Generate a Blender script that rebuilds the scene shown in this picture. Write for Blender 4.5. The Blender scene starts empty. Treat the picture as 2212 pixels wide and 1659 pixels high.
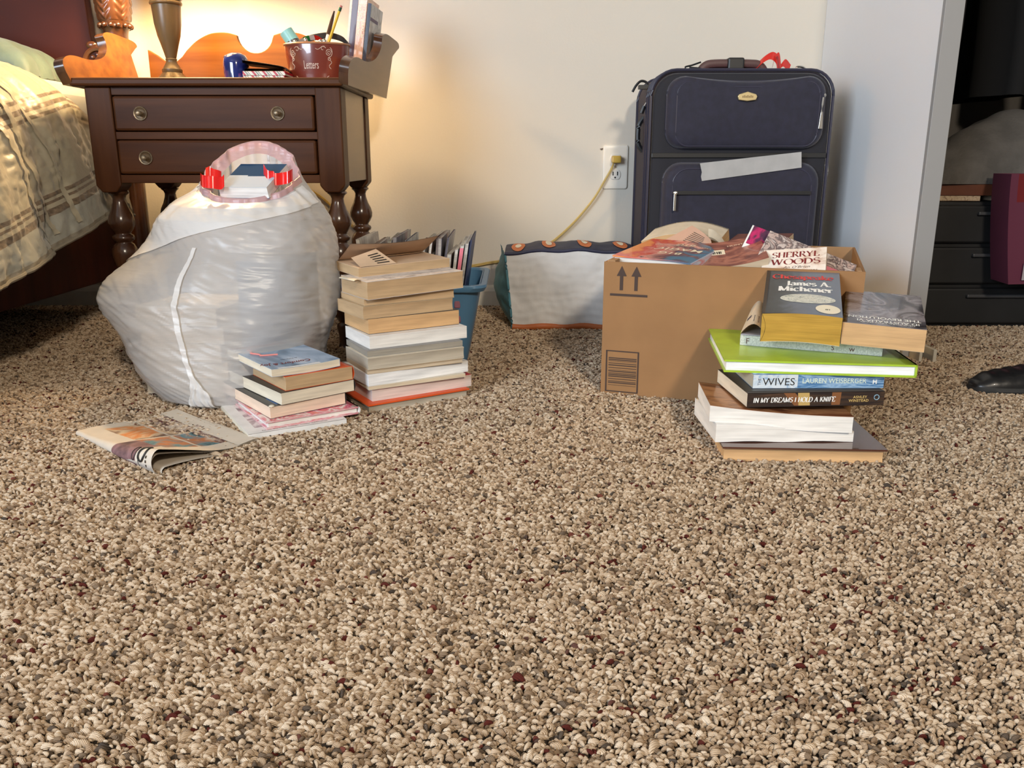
import bpy, math, random
import numpy as np
from math import sin, cos, tan, pi, radians, degrees, atan2, sqrt, exp
from mathutils import Vector, Matrix, noise as mn
random.seed(7); rng = np.random.default_rng(7)
scene = bpy.context.scene
col = scene.collection

# ---------------------------------------------------------------- camera
F = 1800.; TH = radians(15.05); CH = .40; CX, CY = 1106., 829.5
cam = bpy.data.cameras.new('camera'); camo = bpy.data.objects.new('camera', cam); col.objects.link(camo)
cam.sensor_width = 36; cam.lens = 36 * F / 2212; cam.clip_start = .02
camo.location = (0, 0, CH); camo.rotation_euler = (pi / 2 - TH, 0, 0)
scene.camera = camo

# ---------------------------------------------------------------- exposure, world, lights
vs = scene.view_settings
scene.display_settings.display_device = 'sRGB'
vs.view_transform = 'Standard'; vs.look = 'None'; vs.gamma = 1; vs.use_curve_mapping = False
vs.exposure = -0.02
w = bpy.data.worlds.new('world'); scene.world = w; w.use_nodes = True
w.node_tree.nodes['Background'].inputs[0].default_value = (.8, .85, 1, 1)
w.node_tree.nodes['Background'].inputs[1].default_value = .05

def area(name, loc, target, size, size_y, power, color):
    l = bpy.data.lights.new(name, 'AREA'); l.shape = 'RECTANGLE'; l.size = size; l.size_y = size_y
    l.energy = power; l.color = color
    o = bpy.data.objects.new(name, l); col.objects.link(o); o.location = loc
    d = Vector(target) - Vector(loc); o.rotation_euler = d.to_track_quat('-Z', 'Y').to_euler()
    return o
# the room's ceiling fixture behind and right of the camera, and daylight from a window at the left
area('ceiling_fixture', (.80, -2.2, 2.0), (.1, 1.6, .1), .28, .28, 85, (1, .87, .70))
area('window_daylight', (-2.45, -1.8, 1.2), (.8, 1.9, .5), 2.0, 1.5, 190, (.74, .86, 1))

# ---------------------------------------------------------------- unprojection helpers (pixel of the photo -> point of the room)
def ray(x, y):
    a = (x - CX) / F; b = (CY - y) / F
    return np.array([a, cos(TH) + b * sin(TH), -sin(TH) + b * cos(TH)])
def P(x, y, Y=None, z=None, X=None):
    d = ray(x, y)
    if Y is not None: t = Y / d[1]
    elif z is not None: t = (z - CH) / d[2]
    else: t = X / d[0]
    return np.array([0, 0, CH]) + t * d
def Ppl(x, y, p0, n):
    d = ray(x, y); o = np.array([0, 0, CH]); t = np.dot(p0 - o, n) / np.dot(d, n)
    return o + t * d

# ---------------------------------------------------------------- materials
def mat(name, c, rough=.6, metal=0, vary=None, bump=None, coat=0, spec=.5, sheen=0, coord='Object', c2=None, trans=0):
    """vary=(scale xyz, amount); bump=(scale, strength, distance)"""
    m = bpy.data.materials.new(name); m.use_nodes = True; nt = m.node_tree; N = nt.nodes; L = nt.links
    b = N['Principled BSDF']
    b.inputs['Base Color'].default_value = (*c, 1); b.inputs['Roughness'].default_value = rough
    b.inputs['Metallic'].default_value = metal; b.inputs['Specular IOR Level'].default_value = spec
    b.inputs['Coat Weight'].default_value = coat; b.inputs['Sheen Weight'].default_value = sheen
    tc = N.new('ShaderNodeTexCoord')
    if vary:
        mp = N.new('ShaderNodeMapping'); mp.inputs['Scale'].default_value = vary[0] if isinstance(vary[0], tuple) else (vary[0],) * 3
        nz = N.new('ShaderNodeTexNoise'); nz.inputs['Detail'].default_value = 4; nz.inputs['Scale'].default_value = 1
        mx = N.new('ShaderNodeMix'); mx.data_type = 'RGBA'
        a = vary[1]
        cc = c2 if c2 else tuple(min(1, v * (1 + a)) for v in c)
        c1 = c if c2 else tuple(v * (1 - a) for v in c)
        mx.inputs[6].default_value = (*c1, 1); mx.inputs[7].default_value = (*cc, 1)
        rp = N.new('ShaderNodeMapRange'); rp.inputs[1].default_value = .36; rp.inputs[2].default_value = .64
        L.new(tc.outputs[coord], mp.inputs[0]); L.new(mp.outputs[0], nz.inputs['Vector'])
        L.new(nz.outputs[0], rp.inputs[0]); L.new(rp.outputs[0], mx.inputs[0]); L.new(mx.outputs[2], b.inputs['Base Color'])
    if bump:
        n2 = N.new('ShaderNodeTexNoise'); n2.inputs['Detail'].default_value = 3
        if isinstance(bump[0], tuple):
            m2 = N.new('ShaderNodeMapping'); m2.inputs['Scale'].default_value = bump[0]; n2.inputs['Scale'].default_value = 1
            L.new(tc.outputs['Object'], m2.inputs[0]); L.new(m2.outputs[0], n2.inputs['Vector'])
        else:
            n2.inputs['Scale'].default_value = bump[0]; L.new(tc.outputs['Object'], n2.inputs['Vector'])
        bp = N.new('ShaderNodeBump'); bp.inputs['Strength'].default_value = bump[1]; bp.inputs['Distance'].default_value = bump[2]
        L.new(n2.outputs[0], bp.inputs['Height']); L.new(bp.outputs[0], b.inputs['Normal'])
    return m

def art(name, cols, scale=(3, 3, 1), rough=.35, dist=1.5, coat=.3):
    """a printed picture: warped noise through a stepped ramp, on the sheet's own UV"""
    m = bpy.data.materials.new(name); m.use_nodes = True; nt = m.node_tree; N = nt.nodes; L = nt.links
    b = N['Principled BSDF']; b.inputs['Roughness'].default_value = rough; b.inputs['Coat Weight'].default_value = coat
    tc = N.new('ShaderNodeTexCoord'); mp = N.new('ShaderNodeMapping'); mp.inputs['Scale'].default_value = scale
    mp.inputs['Location'].default_value = (random.random() * 9, random.random() * 9, 0)
    nz = N.new('ShaderNodeTexNoise'); nz.inputs['Scale'].default_value = 1; nz.inputs['Detail'].default_value = 5
    nz.inputs['Distortion'].default_value = dist
    rp = N.new('ShaderNodeValToRGB'); e = rp.color_ramp.elements
    n = len(cols)
    e[0].position = .3; e[0].color = (*cols[0], 1); e[1].position = .7; e[1].color = (*cols[-1], 1)
    for i in range(1, n - 1):
        q = e.new(.3 + .4 * i / (n - 1)); q.color = (*cols[i], 1)
    L.new(tc.outputs['UV'], mp.inputs[0]); L.new(mp.outputs[0], nz.inputs['Vector']); L.new(nz.outputs[0], rp.inputs[0])
    L.new(rp.outputs[0], b.inputs['Base Color'])
    return m

def artg(name, cols, ax=0, wob=.35, scale=2.5, rough=.35):
    m = art(name, cols, (scale, scale, 1), rough); nt = m.node_tree; N = nt.nodes; L = nt.links
    sx_ = N.new('ShaderNodeSeparateXYZ'); tc = [n for n in N if n.type == 'TEX_COORD'][0]; nz = [n for n in N if n.type == 'TEX_NOISE'][0]; rp = [n for n in N if n.type == 'VALTORGB'][0]
    L.new(tc.outputs['UV'], sx_.inputs[0]); a = N.new('ShaderNodeMath'); a.operation = 'MULTIPLY_ADD'; a.inputs[1].default_value = wob * 2.2
    L.new(nz.outputs[0], a.inputs[0]); b_ = N.new('ShaderNodeMath'); b_.operation = 'MULTIPLY_ADD'; b_.inputs[1].default_value = .45; b_.inputs[2].default_value = .28 - wob * 1.1
    L.new(sx_.outputs[ax], b_.inputs[0]); L.new(b_.outputs[0], a.inputs[2]); L.new(a.outputs[0], rp.inputs[0])
    return m

def pages(name, c, dark=.8):
    """cut page edges: fine horizontal lines across the thickness"""
    m = bpy.data.materials.new(name); m.use_nodes = True; nt = m.node_tree; N = nt.nodes; L = nt.links
    b = N['Principled BSDF']; b.inputs['Roughness'].default_value = .85; b.inputs['Specular IOR Level'].default_value = .15
    tc = N.new('ShaderNodeTexCoord'); mp = N.new('ShaderNodeMapping'); mp.inputs['Scale'].default_value = (9, 9, 1500)
    nz = N.new('ShaderNodeTexNoise'); nz.inputs['Scale'].default_value = 1; nz.inputs['Detail'].default_value = 2
    mp2 = N.new('ShaderNodeMapping'); mp2.inputs['Scale'].default_value = (14, 14, 90)
    nz2 = N.new('ShaderNodeTexNoise'); nz2.inputs['Scale'].default_value = 1
    ad = N.new('ShaderNodeMath'); ad.operation = 'ADD'
    rp = N.new('ShaderNodeMapRange'); rp.inputs[1].default_value = .7; rp.inputs[2].default_value = 1.2
    mx = N.new('ShaderNodeMix'); mx.data_type = 'RGBA'
    mx.inputs[6].default_value = (*[v * dark for v in c], 1); mx.inputs[7].default_value = (*[min(1, v * 1.08) for v in c], 1)
    L.new(tc.outputs['Object'], mp.inputs[0]); L.new(mp.outputs[0], nz.inputs['Vector'])
    L.new(tc.outputs['Object'], mp2.inputs[0]); L.new(mp2.outputs[0], nz2.inputs['Vector'])
    L.new(nz.outputs[0], ad.inputs[0]); L.new(nz2.outputs[0], ad.inputs[1]); L.new(ad.outputs[0], rp.inputs[0])
    L.new(rp.outputs[0], mx.inputs[0]); L.new(mx.outputs[2], b.inputs['Base Color'])
    bp = N.new('ShaderNodeBump'); bp.inputs['Strength'].default_value = .35; bp.inputs['Distance'].default_value = .0006
    L.new(ad.outputs[0], bp.inputs['Height']); L.new(bp.outputs[0], b.inputs['Normal'])
    return m

def wood(name, c1, c2, scale, rough=.3, coat=.3):
    m = mat(name, c1, rough, vary=(scale, .3), c2=c2, bump=(scale, .12, .002), coat=coat)
    m.node_tree.nodes['Principled BSDF'].inputs['Coat Roughness'].default_value = .22
    m.node_tree.nodes['Principled BSDF'].inputs['Specular IOR Level'].default_value = .32
    return m

M = {}
M['wall'] = mat('wall_paint', (.64, .59, .51), .75, vary=(1.2, .03), bump=(160, .18, .002), spec=.3)
M['wall_white'] = mat('white_wall_paint', (.82, .82, .82), .7, bump=(150, .12, .002), spec=.3)
M['jamb'] = mat('jamb_shaded', (.30, .29, .28), .6)  # grey carries the shade on the camera-facing wall end
M['trim'] = mat('trim_paint', (.66, .62, .53), .45, vary=(30, .04))
M['ceiling'] = mat('ceiling_bounce_cut', (.42, .40, .37), .9)  # unseen ceiling, darkened to lower the room's bounce light
M['wall_dim'] = mat('far_wall_bounce_cut', (.26, .24, .21), .8)  # unseen walls, colour darkened to weaken the ambient fill
M['closet_shade'] = mat('closet_wall_shaded', (.10, .09, .08), .9)  # the closet's shade is put into this dark colour
M['oak'] = wood('walnut_dark', (.042, .0135, .005), (.082, .029, .010), (2.5, 30, 30), .42, 0)
M['oak_v'] = wood('walnut_dark_upright', (.042, .0135, .005), (.078, .028, .010), (30, 30, 2.5), .42, 0)
for k_ in ('oak', 'oak_v'): M[k_].node_tree.nodes['Principled BSDF'].inputs['Specular IOR Level'].default_value = .14
M['oak_side_lit'] = wood('walnut_side_lit', (.085, .042, .022), (.12, .060, .030), (30, 4, 30), .33)  # walnut lightened: reflected light on the sides is put into the colour
M['honey'] = wood('pine_honey', (.17, .052, .008), (.28, .10, .016), (3, 20, 34), .5, 0)
M['honey'].node_tree.nodes['Principled BSDF'].inputs['Specular IOR Level'].default_value = .15
M['leg'] = wood('walnut_leg', (.042, .017, .009), (.10, .042, .018), (26, 26, 5), .22, .6)
M['cherry'] = wood('cherry_headboard', (.040, .009, .006), (.062, .014, .008), (1.5, 20, 3), .5, 0)
M['cherry'].node_tree.nodes['Principled BSDF'].inputs['Specular IOR Level'].default_value = .10
M['brass'] = mat('brass', (.55, .40, .22), .3, 1)
M['brass_old'] = mat('brass_worn', (.40, .33, .24), .5, .85, vary=(200, .3))
M['lampwood'] = wood('lamp_painted_wood', (.10, .062, .026), (.15, .095, .04), (30, 30, 4), .38)
M['black'] = mat('black_plastic', (.012, .012, .013), .45)
M['steel'] = mat('zipper_metal', (.55, .52, .47), .3, 1)

# ---------------------------------------------------------------- mesh helpers
class MB:
    def __init__(s): s.v = []; s.f = []; s.m = []; s.uv = []
    def add(s, V, Fc, mi=0, uv=None):
        o = len(s.v); s.v += [tuple(map(float, p)) for p in V]
        s.uv += list(uv) if uv is not None else [(0., 0.)] * len(V)
        for i, f in enumerate(Fc):
            s.f.append(tuple(o + k for k in f)); s.m.append(mi[i] if isinstance(mi, (list, tuple)) else mi)
        return s
    def grid(s, fn, nu, nv, mi=0, closed_u=False, flip=False, fmat=None):
        """fn(u,v) with u,v in 0..1"""
        V = []; UV = []
        for j in range(nv + 1):
            for i in range(nu + (0 if closed_u else 1)):
                u = i / nu; v = j / nv; V.append(fn(u, v)); UV.append((u, v))
        W = nu if closed_u else nu + 1; Fc = []; mm = []
        for j in range(nv):
            for i in range(nu):
                a = j * W + i; b = j * W + (i + 1) % W; c = b + W; d = a + W
                Fc.append((a, b, c, d) if not flip else (d, c, b, a))
                mm.append(fmat((i + .5) / nu, (j + .5) / nv) if fmat else mi)
        return s.add(V, Fc, mm, UV)
    def box(s, x0, x1, y0, y1, z0, z1, mi=0, fn=None, n=(1, 1, 1), uvbox=None, fmat=None):
        """box whose faces are grids, optionally bent by fn(x,y,z)"""
        nx, ny, nz = n; f = fn or (lambda x, y, z: (x, y, z))
        lx = lambda u: x0 + (x1 - x0) * u; ly = lambda u: y0 + (y1 - y0) * u; lz = lambda u: z0 + (z1 - z0) * u
        s.grid(lambda u, v: f(lx(u), ly(v), z1), nx, ny, mi, fmat=fmat)
        s.grid(lambda u, v: f(lx(u), ly(v), z0), nx, ny, mi, flip=True)
        s.grid(lambda u, v: f(lx(u), y0, lz(v)), nx, nz, mi)
        s.grid(lambda u, v: f(lx(u), y1, lz(v)), nx, nz, mi, flip=True)
        s.grid(lambda u, v: f(x0, ly(u), lz(v)), ny, nz, mi, flip=True)
        s.grid(lambda u, v: f(x1, ly(u), lz(v)), ny, nz, mi)
        return s
    def prism(s, pts, y0, y1, mi=0, to=None):
        """polygon (x,z) extruded along y"""
        to = to or (lambda x, y, z: (x, y, z)); n = len(pts)
        V = [to(x, y0, z) for x, z in pts] + [to(x, y1, z) for x, z in pts]
        Fc = [tuple(range(n)), tuple(range(2 * n - 1, n - 1, -1))] + [(i, i + n, (i + 1) % n + n, (i + 1) % n) for i in range(n)]
        return s.add(V, Fc, mi)
    def lathe(s, prof, c=(0, 0, 0), n=24, mi=0, sx=1, sy=1, fn=None):
        """prof: (r,z)"""
        V = []; k = len(prof)
        for r, z in prof:
            for i in range(n):
                a = 2 * pi * i / n; rr = r if not fn else r * fn(a, z)
                V.append((c[0] + rr * cos(a) * sx, c[1] + rr * sin(a) * sy, c[2] + z))
        Fc = [(j * n + i, j * n + (i + 1) % n, (j + 1) * n + (i + 1) % n, (j + 1) * n + i) for j in range(k - 1) for i in range(n)]
        Fc += [tuple(range(n - 1, -1, -1)), tuple(range((k - 1) * n, k * n))]
        return s.add(V, Fc, mi)
    def tube(s, pts, r, n=8, mi=0, closed=False, flat=1.):
        pts = [Vector(p) for p in pts]; V = []; k = len(pts); up = Vector((0, 0, 1))
        for i, p in enumerate(pts):
            a = pts[i - 1] if (i or closed) else p; b = pts[(i + 1) % k] if (i < k - 1 or closed) else p
            t = (b - a).normalized(); x = t.cross(up)
            if x.length < .15: x = t.cross(Vector((0, 1, 0)))
            x.normalize(); y = x.cross(t)
            rr = r[i] if isinstance(r, (list, tuple)) else r
            for j in range(n):
                q = 2 * pi * j / n; V.append(p + x * cos(q) * rr * flat + y * sin(q) * rr)
        Fc = [(i * n + j, i * n + (j + 1) % n, ((i + 1) % k) * n + (j + 1) % n, ((i + 1) % k) * n + j) for i in range(k if closed else k - 1) for j in range(n)]
        if not closed: Fc += [tuple(range(n - 1, -1, -1)), tuple(range((k - 1) * n, k * n))]
        return s.add(V, Fc, mi)
    def sphere(s, c, r, n=16, m=10, mi=0):
        rx, ry, rz = r if isinstance(r, tuple) else (r, r, r)
        prof = [(max(1e-5, sin(pi * j / m)), -cos(pi * j / m)) for j in range(m + 1)]
        V = [(c[0] + rx * q * cos(2 * pi * i / n), c[1] + ry * q * sin(2 * pi * i / n), c[2] + rz * h) for q, h in prof for i in range(n)]
        Fc = [(j * n + i, j * n + (i + 1) % n, (j + 1) * n + (i + 1) % n, (j + 1) * n + i) for j in range(m) for i in range(n)]
        return s.add(V, Fc, mi)

def catmull(pts, n=8, closed=False):
    P_ = [np.array(p, float) for p in pts]; out = []; k = len(P_)
    rngk = range(k if closed else k - 1)
    for i in rngk:
        p0 = P_[i - 1] if (i or closed) else 2 * P_[0] - P_[1]; p1 = P_[i]; p2 = P_[(i + 1) % k]
        p3 = P_[(i + 2) % k] if (closed or i < k - 2) else 2 * P_[-1] - P_[-2]
        for j in range(n):
            t = j / n
            out.append(.5 * (2 * p1 + (p2 - p0) * t + (2 * p0 - 5 * p1 + 4 * p2 - p3) * t * t + (3 * p1 - p0 - 3 * p2 + p3) * t ** 3))
    if not closed: out.append(P_[-1])
    return out

def root_of(o):
    while o.parent: o = o.parent
    return o
MW = {}
def obj(name, mb, mats, parent=None, smooth=False, bevel=0, local=False, subsurf=0, origin=None, autosmooth=None):
    """links one mesh; with a parent the world coordinates are moved into the parent's frame (unless local=True)"""
    V = np.array(mb.v, float)
    if parent is not None and not local:
        r = root_of(parent); inv = np.array(MW[r.name].inverted()) if r.name in MW else np.eye(4)
        V = V @ inv[:3, :3].T + inv[:3, 3]
    loc = None
    if parent is None:
        lo = V.min(0); hi = V.max(0)
        loc = np.array(origin) if origin is not None else np.array([(lo[0] + hi[0]) / 2, (lo[1] + hi[1]) / 2, lo[2]]); V = V - loc
    me = bpy.data.meshes.new(name); me.from_pydata(V.tolist(), [], mb.f)
    for m in (mats if isinstance(mats, (list, tuple)) else [mats]): me.materials.append(M[m] if isinstance(m, str) else m)
    me.polygons.foreach_set('material_index', mb.m)
    uvl = me.uv_layers.new(name='UVMap'); li = np.zeros(len(me.loops), int); me.loops.foreach_get('vertex_index', li)
    uvl.data.foreach_set('uv', np.array(mb.uv, float)[li].ravel())
    if smooth: me.polygons.foreach_set('use_smooth', [True] * len(me.polygons))
    me.update()
    import bmesh
    bm = bmesh.new(); bm.from_mesh(me)
    bmesh.ops.remove_doubles(bm, verts=bm.verts, dist=1e-6)
    bmesh.ops.recalc_face_normals(bm, faces=bm.faces)
    if smooth:
        for e in bm.edges:
            if len(e.link_faces) == 2 and e.calc_face_angle(0) > radians(autosmooth or 42): e.smooth = False
    bm.to_mesh(me); bm.free()
    o = bpy.data.objects.new(name, me); col.objects.link(o)
    if parent is not None: o.parent = parent
    if loc is not None: o.location = loc; MW[o.name] = Matrix.Translation(loc)
    if bevel:
        b = o.modifiers.new('bevel', 'BEVEL'); b.width = bevel; b.segments = 2; b.limit_method = 'ANGLE'; b.angle_limit = radians(40)
        b.harden_normals = False
    if subsurf:
        q = o.modifiers.new('subsurf', 'SUBSURF'); q.levels = subsurf; q.render_levels = subsurf
    return o
def tag(o, label, cat, group=None, kind=None):
    o['label'] = label; o['category'] = cat
    if group: o['group'] = group
    if kind: o['kind'] = kind
    return o
def thing(name, label, cat, loc, rot=None, group=None):
    o = bpy.data.objects.new(name, None); col.objects.link(o); o.empty_display_size = .02
    R = rot or Matrix.Identity(3); mw = Matrix.Translation(Vector(loc)) @ R.to_4x4()
    o.location = loc; o.rotation_euler = R.to_euler(); MW[o.name] = mw
    return tag(o, label, cat, group)
def struct(name, mb, m, **k):
    o = obj(name, mb, m, **k); o['kind'] = 'structure'; return o

def text_part(name, txt, fn, m, parent, size=.01, bold=0, xs=1., shear=0, align='LEFT', spacing=1., local=True, label=None):
    """lettering laid on a surface: fn(x,y)->point"""
    cu = bpy.data.curves.new('t', 'FONT'); cu.body = txt; cu.size = size; cu.offset = bold; cu.shear = shear
    cu.align_x = align; cu.space_character = spacing; cu.resolution_u = 3; cu.fill_mode = 'FRONT' if hasattr(cu, 'fill_mode') else 'FRONT'
    t = bpy.data.objects.new('t', cu); me = bpy.data.meshes.new_from_object(t)
    mb = MB(); mb.add([fn(v.co.x * xs, v.co.y) for v in me.vertices], [tuple(p.vertices) for p in me.polygons])
    bpy.data.objects.remove(t); bpy.data.curves.remove(cu)
    o = obj(name, mb, m, parent, local=local)
    if label: o['label'] = label
    return o

def _arc(cx, cy, rx, ry, a0, a1, n=12):
    return [(cx + rx * cos(radians(a0 + (a1 - a0) * i / n)), cy + ry * sin(radians(a0 + (a1 - a0) * i / n))) for i in range(n + 1)]
# contrast serif letters: (advance, strokes, serif centres)
GLY = {
 'A': (.80, [[(.08, 0), (.38, 1)], [(.38, 1), (.70, 0)], [(.2, .34), (.58, .34)]], [(.08, 0), (.70, 0)]),
 'B': (.68, [[(.14, 0), (.14, 1)], [(.14, 1), (.3, 1)] + _arc(.34, .76, .2, .24, 90, -90) + [(.14, .52)], _arc(.34, .26, .25, .26, 90, -90) + [(.14, 0)]], [(.1, 0), (.1, 1)]),
 'C': (.76, [_arc(.42, .5, .34, .5, 45, 315, 18)], []),
 'D': (.78, [[(.14, 0), (.14, 1)], [(.14, 1), (.32, 1)] + _arc(.32, .5, .37, .5, 90, -90) + [(.14, 0)]], [(.1, 0), (.1, 1)]),
 'E': (.66, [[(.14, 0), (.14, 1)], [(.14, 1), (.56, 1), (.57, .82)], [(.14, .52), (.42, .52)], [(.14, 0), (.58, 0), (.6, .2)]], [(.1, 0), (.1, 1)]),
 'F': (.62, [[(.14, 0), (.14, 1)], [(.14, 1), (.56, 1), (.57, .8)], [(.14, .5), (.42, .5)]], [(.14, 0), (.1, 1)]),
 'G': (.8, [_arc(.42, .5, .34, .5, 45, 330, 18) + [(.70, .42), (.5, .42)]], []),
 'H': (.82, [[(.14, 0), (.14, 1)], [(.66, 0), (.66, 1)], [(.14, .52), (.66, .52)]], [(.14, 0), (.14, 1), (.66, 0), (.66, 1)]),
 'I': (.36, [[(.16, 0), (.16, 1)]], [(.16, 0), (.16, 1)]),
 'J': (.46, [[(.28, 1), (.28, .1)] + _arc(.14, .08, .14, .16, 0, -110, 6)], [(.28, 1)]),
 'K': (.76, [[(.14, 0), (.14, 1)], [(.62, 1), (.16, .42)], [(.30, .58), (.68, 0)]], [(.14, 0), (.14, 1), (.62, 1), (.68, 0)]),
 'L': (.62, [[(.14, 0), (.14, 1)], [(.14, 0), (.56, 0), (.58, .24)]], [(.1, 0), (.14, 1)]),
 'M': (.98, [[(.12, 0), (.14, 1)], [(.14, 1), (.46, .05)], [(.46, .05), (.78, 1)], [(.80, 1), (.82, 0)]], [(.12, 0), (.82, 0), (.12, 1), (.80, 1)]),
 'N': (.84, [[(.12, 0), (.12, 1)], [(.12, 1), (.66, 0)], [(.66, 0), (.66, 1)]], [(.12, 0), (.10, 1), (.66, 1)]),
 'O': (.82, [_arc(.40, .5, .35, .5, 0, 360, 24)], []),
 'R': (.74, [[(.14, 0), (.14, 1)], [(.14, 1), (.32, 1)] + _arc(.34, .75, .2, .25, 90, -90) + [(.14, .5)], [(.34, .5), (.68, 0)]], [(.14, 0), (.1, 1), (.68, 0)]),
 'S': (.62, [_arc(.31, .755, .22, .245, 30, 230, 12) + _arc(.30, .26, .24, .26, 60, -150, 14)], []),
 'T': (.70, [[(.34, 0), (.34, 1)], [(.06, .8), (.06, 1), (.62, 1), (.62, .8)]], [(.34, 0)]),
 'U': (.82, [[(.14, 1), (.14, .3)] + _arc(.39, .28, .25, .28, 180, 360, 10) + [(.64, 1)]], [(.14, 1), (.64, 1)]),
 'W': (1.08, [[(.08, 1), (.30, 0)], [(.30, 0), (.52, 1)], [(.50, 1), (.72, 0)], [(.72, 0), (.94, 1)]], [(.08, 1), (.5, 1), (.94, 1)]),
 'Y': (.76, [[(.08, 1), (.36, .48)], [(.64, 1), (.36, .48)], [(.36, .48), (.36, 0)]], [(.08, 1), (.64, 1), (.36, 0)]),
 'a': (.58, [_arc(.26, .46, .17, .22, 150, 0, 8) + [(.43, .0)], _arc(.25, .19, .19, .19, 70, 330, 12)], [(.47, 0)]),
 'c': (.54, [_arc(.29, .34, .22, .34, 45, 315, 14)], []),
 'e': (.56, [[(.08, .37), (.48, .37)] + _arc(.28, .34, .21, .34, 8, 315, 16)], []),
 'h': (.64, [[(.13, 0), (.13, 1)], _arc(.31, .42, .18, .26, 170, 0, 8) + [(.49, 0)]], [(.13, 0), (.10, 1), (.49, 0)]),
 'i': (.30, [[(.14, 0), (.14, .66)], [(.14, .86), (.14, .97)]], [(.14, 0), (.10, .66)]),
 'k': (.62, [[(.13, 0), (.13, 1)], [(.48, .66), (.15, .3)], [(.25, .4), (.54, 0)]], [(.13, 0), (.10, 1), (.48, .66), (.54, 0)]),
 'm': (.94, [[(.13, 0), (.13, .68)], _arc(.29, .42, .16, .26, 170, 0, 8) + [(.45, 0)], _arc(.62, .42, .17, .26, 170, 0, 8) + [(.79, 0)]], [(.13, 0), (.1, .67), (.45, 0), (.79, 0)]),
 'n': (.64, [[(.13, 0), (.13, .68)], _arc(.31, .42, .18, .26, 170, 0, 8) + [(.49, 0)]], [(.13, 0), (.1, .67), (.49, 0)]),
 'p': (.62, [[(.13, -.3), (.13, .66)], _arc(.31, .34, .22, .34, 150, -150, 16)], [(.13, -.3), (.1, .66)]),
 'r': (.48, [[(.13, 0), (.13, .68)], _arc(.30, .46, .16, .2, 165, 50, 6)], [(.13, 0), (.1, .67)]),
 's': (.48, [_arc(.24, .50, .16, .17, 30, 230, 9) + _arc(.23, .18, .18, .18, 60, -150, 10)], []),
 '.': (.30, [[(.12, 0), (.12, .13)]], []), ' ': (.36, [], []),
}
def pen_text(name, txt, fn, m, parent, h=.01, xs=1., thick=.16, thin=.04, serif=.11, align='LEFT', shear=0., gap=0.):
    """serif lettering, cap height h"""
    W = sum(GLY[c][0] + gap for c in txt) * h * xs
    x0 = {'LEFT': 0, 'CENTER': -W / 2, 'RIGHT': -W}[align]; mb = MB(); q = 0.
    def put(x, y): return fn(x0 + (q + x) * h * xs + shear * y * h, y * h)
    for c in txt:
        adv, strokes, ser = GLY[c]
        for s_ in strokes:
            n_ = len(s_); L_ = []; R_ = []
            for i in range(n_):
                a_ = s_[max(0, i - 1)]; b_ = s_[min(n_ - 1, i + 1)]
                dx, dy = b_[0] - a_[0], b_[1] - a_[1]; l_ = sqrt(dx * dx + dy * dy) + 1e-9
                k_ = abs(dy) / l_
                if dx * dy > 0 and abs(dx) > .2 * abs(dy): k_ *= .35
                wd = (thin + (thick - thin) * k_) / 2
                px_, py_ = -dy / l_, dx / l_
                L_.append((s_[i][0] + px_ * wd, s_[i][1] + py_ * wd)); R_.append((s_[i][0] - px_ * wd, s_[i][1] - py_ * wd))
            V = [put(*p_) for p_ in L_] + [put(*p_) for p_ in R_]
            mb.add(V, [(i, i + 1, n_ + i + 1, n_ + i) for i in range(n_ - 1)])
        for sx0, sy0 in ser:
            d_ = -thin if sy0 > .5 else 0
            mb.add([put(sx0 - serif, sy0 + d_), put(sx0 + serif, sy0 + d_), put(sx0 + serif, sy0 + d_ + thin), put(sx0 - serif, sy0 + d_ + thin)], [(0, 1, 2, 3)])
        q += adv + gap
    return obj(name, mb, m, parent, local=True)

# ---------------------------------------------------------------- the room
WY = 2.33          # back wall
FX = .812          # the short side wall beside the closet
mb = MB().box(-3, 3, -2.8, 2.9, -.05, 0); struct('floor', mb, mat('carpet_backing_shade', (.045, .032, .022), .95, vary=(120, .4)))  # backing kept dark to stand in for shade between the loops
struct('ceiling', MB().box(-3, 3, -2.8, 2.9, 2.4, 2.45), 'ceiling')
struct('wall_back', MB().box(-3, FX + .05, WY, WY + .1, 0, 2.4), 'wall')
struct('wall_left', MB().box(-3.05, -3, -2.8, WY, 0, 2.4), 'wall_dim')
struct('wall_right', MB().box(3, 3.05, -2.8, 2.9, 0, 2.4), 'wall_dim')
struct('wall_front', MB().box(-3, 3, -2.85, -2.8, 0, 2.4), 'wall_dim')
struct('wall_side', MB().box(FX, FX + .036, 1.70, WY, 0, 2.4), 'wall_white', bevel=.002)
struct('trim_1', MB().box(FX - .0015, FX + .0355, 1.688, 1.70, 0, 2.1), 'jamb', bevel=.001)
struct('trim_2', MB().box(FX + .036, FX + .055, 1.76, 1.80, 0, 2.1), 'jamb')
# closet shell
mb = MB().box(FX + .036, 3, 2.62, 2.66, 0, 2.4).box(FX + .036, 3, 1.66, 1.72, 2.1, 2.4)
struct('wall_closet', mb, 'closet_shade')
mb = MB().box(1.75, 3, 1.66, 1.70, 0, 2.1); struct('door_1', mb, 'trim')
prof = [(0, 0), (.012, 0), (.012, .045), (.008, .056), (.003, .062), (0, .062)]
mb = MB(); mb.prism(prof, -3, FX - .001, to=lambda x, y, z: (y, WY - .0005 - x, z)); struct('baseboard_back', mb, 'trim')
mb = MB(); mb.prism(prof, 1.70, WY - .013, to=lambda x, y, z: (FX - .0005 - x, y, z)); struct('baseboard_right', mb, 'trim')

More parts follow.
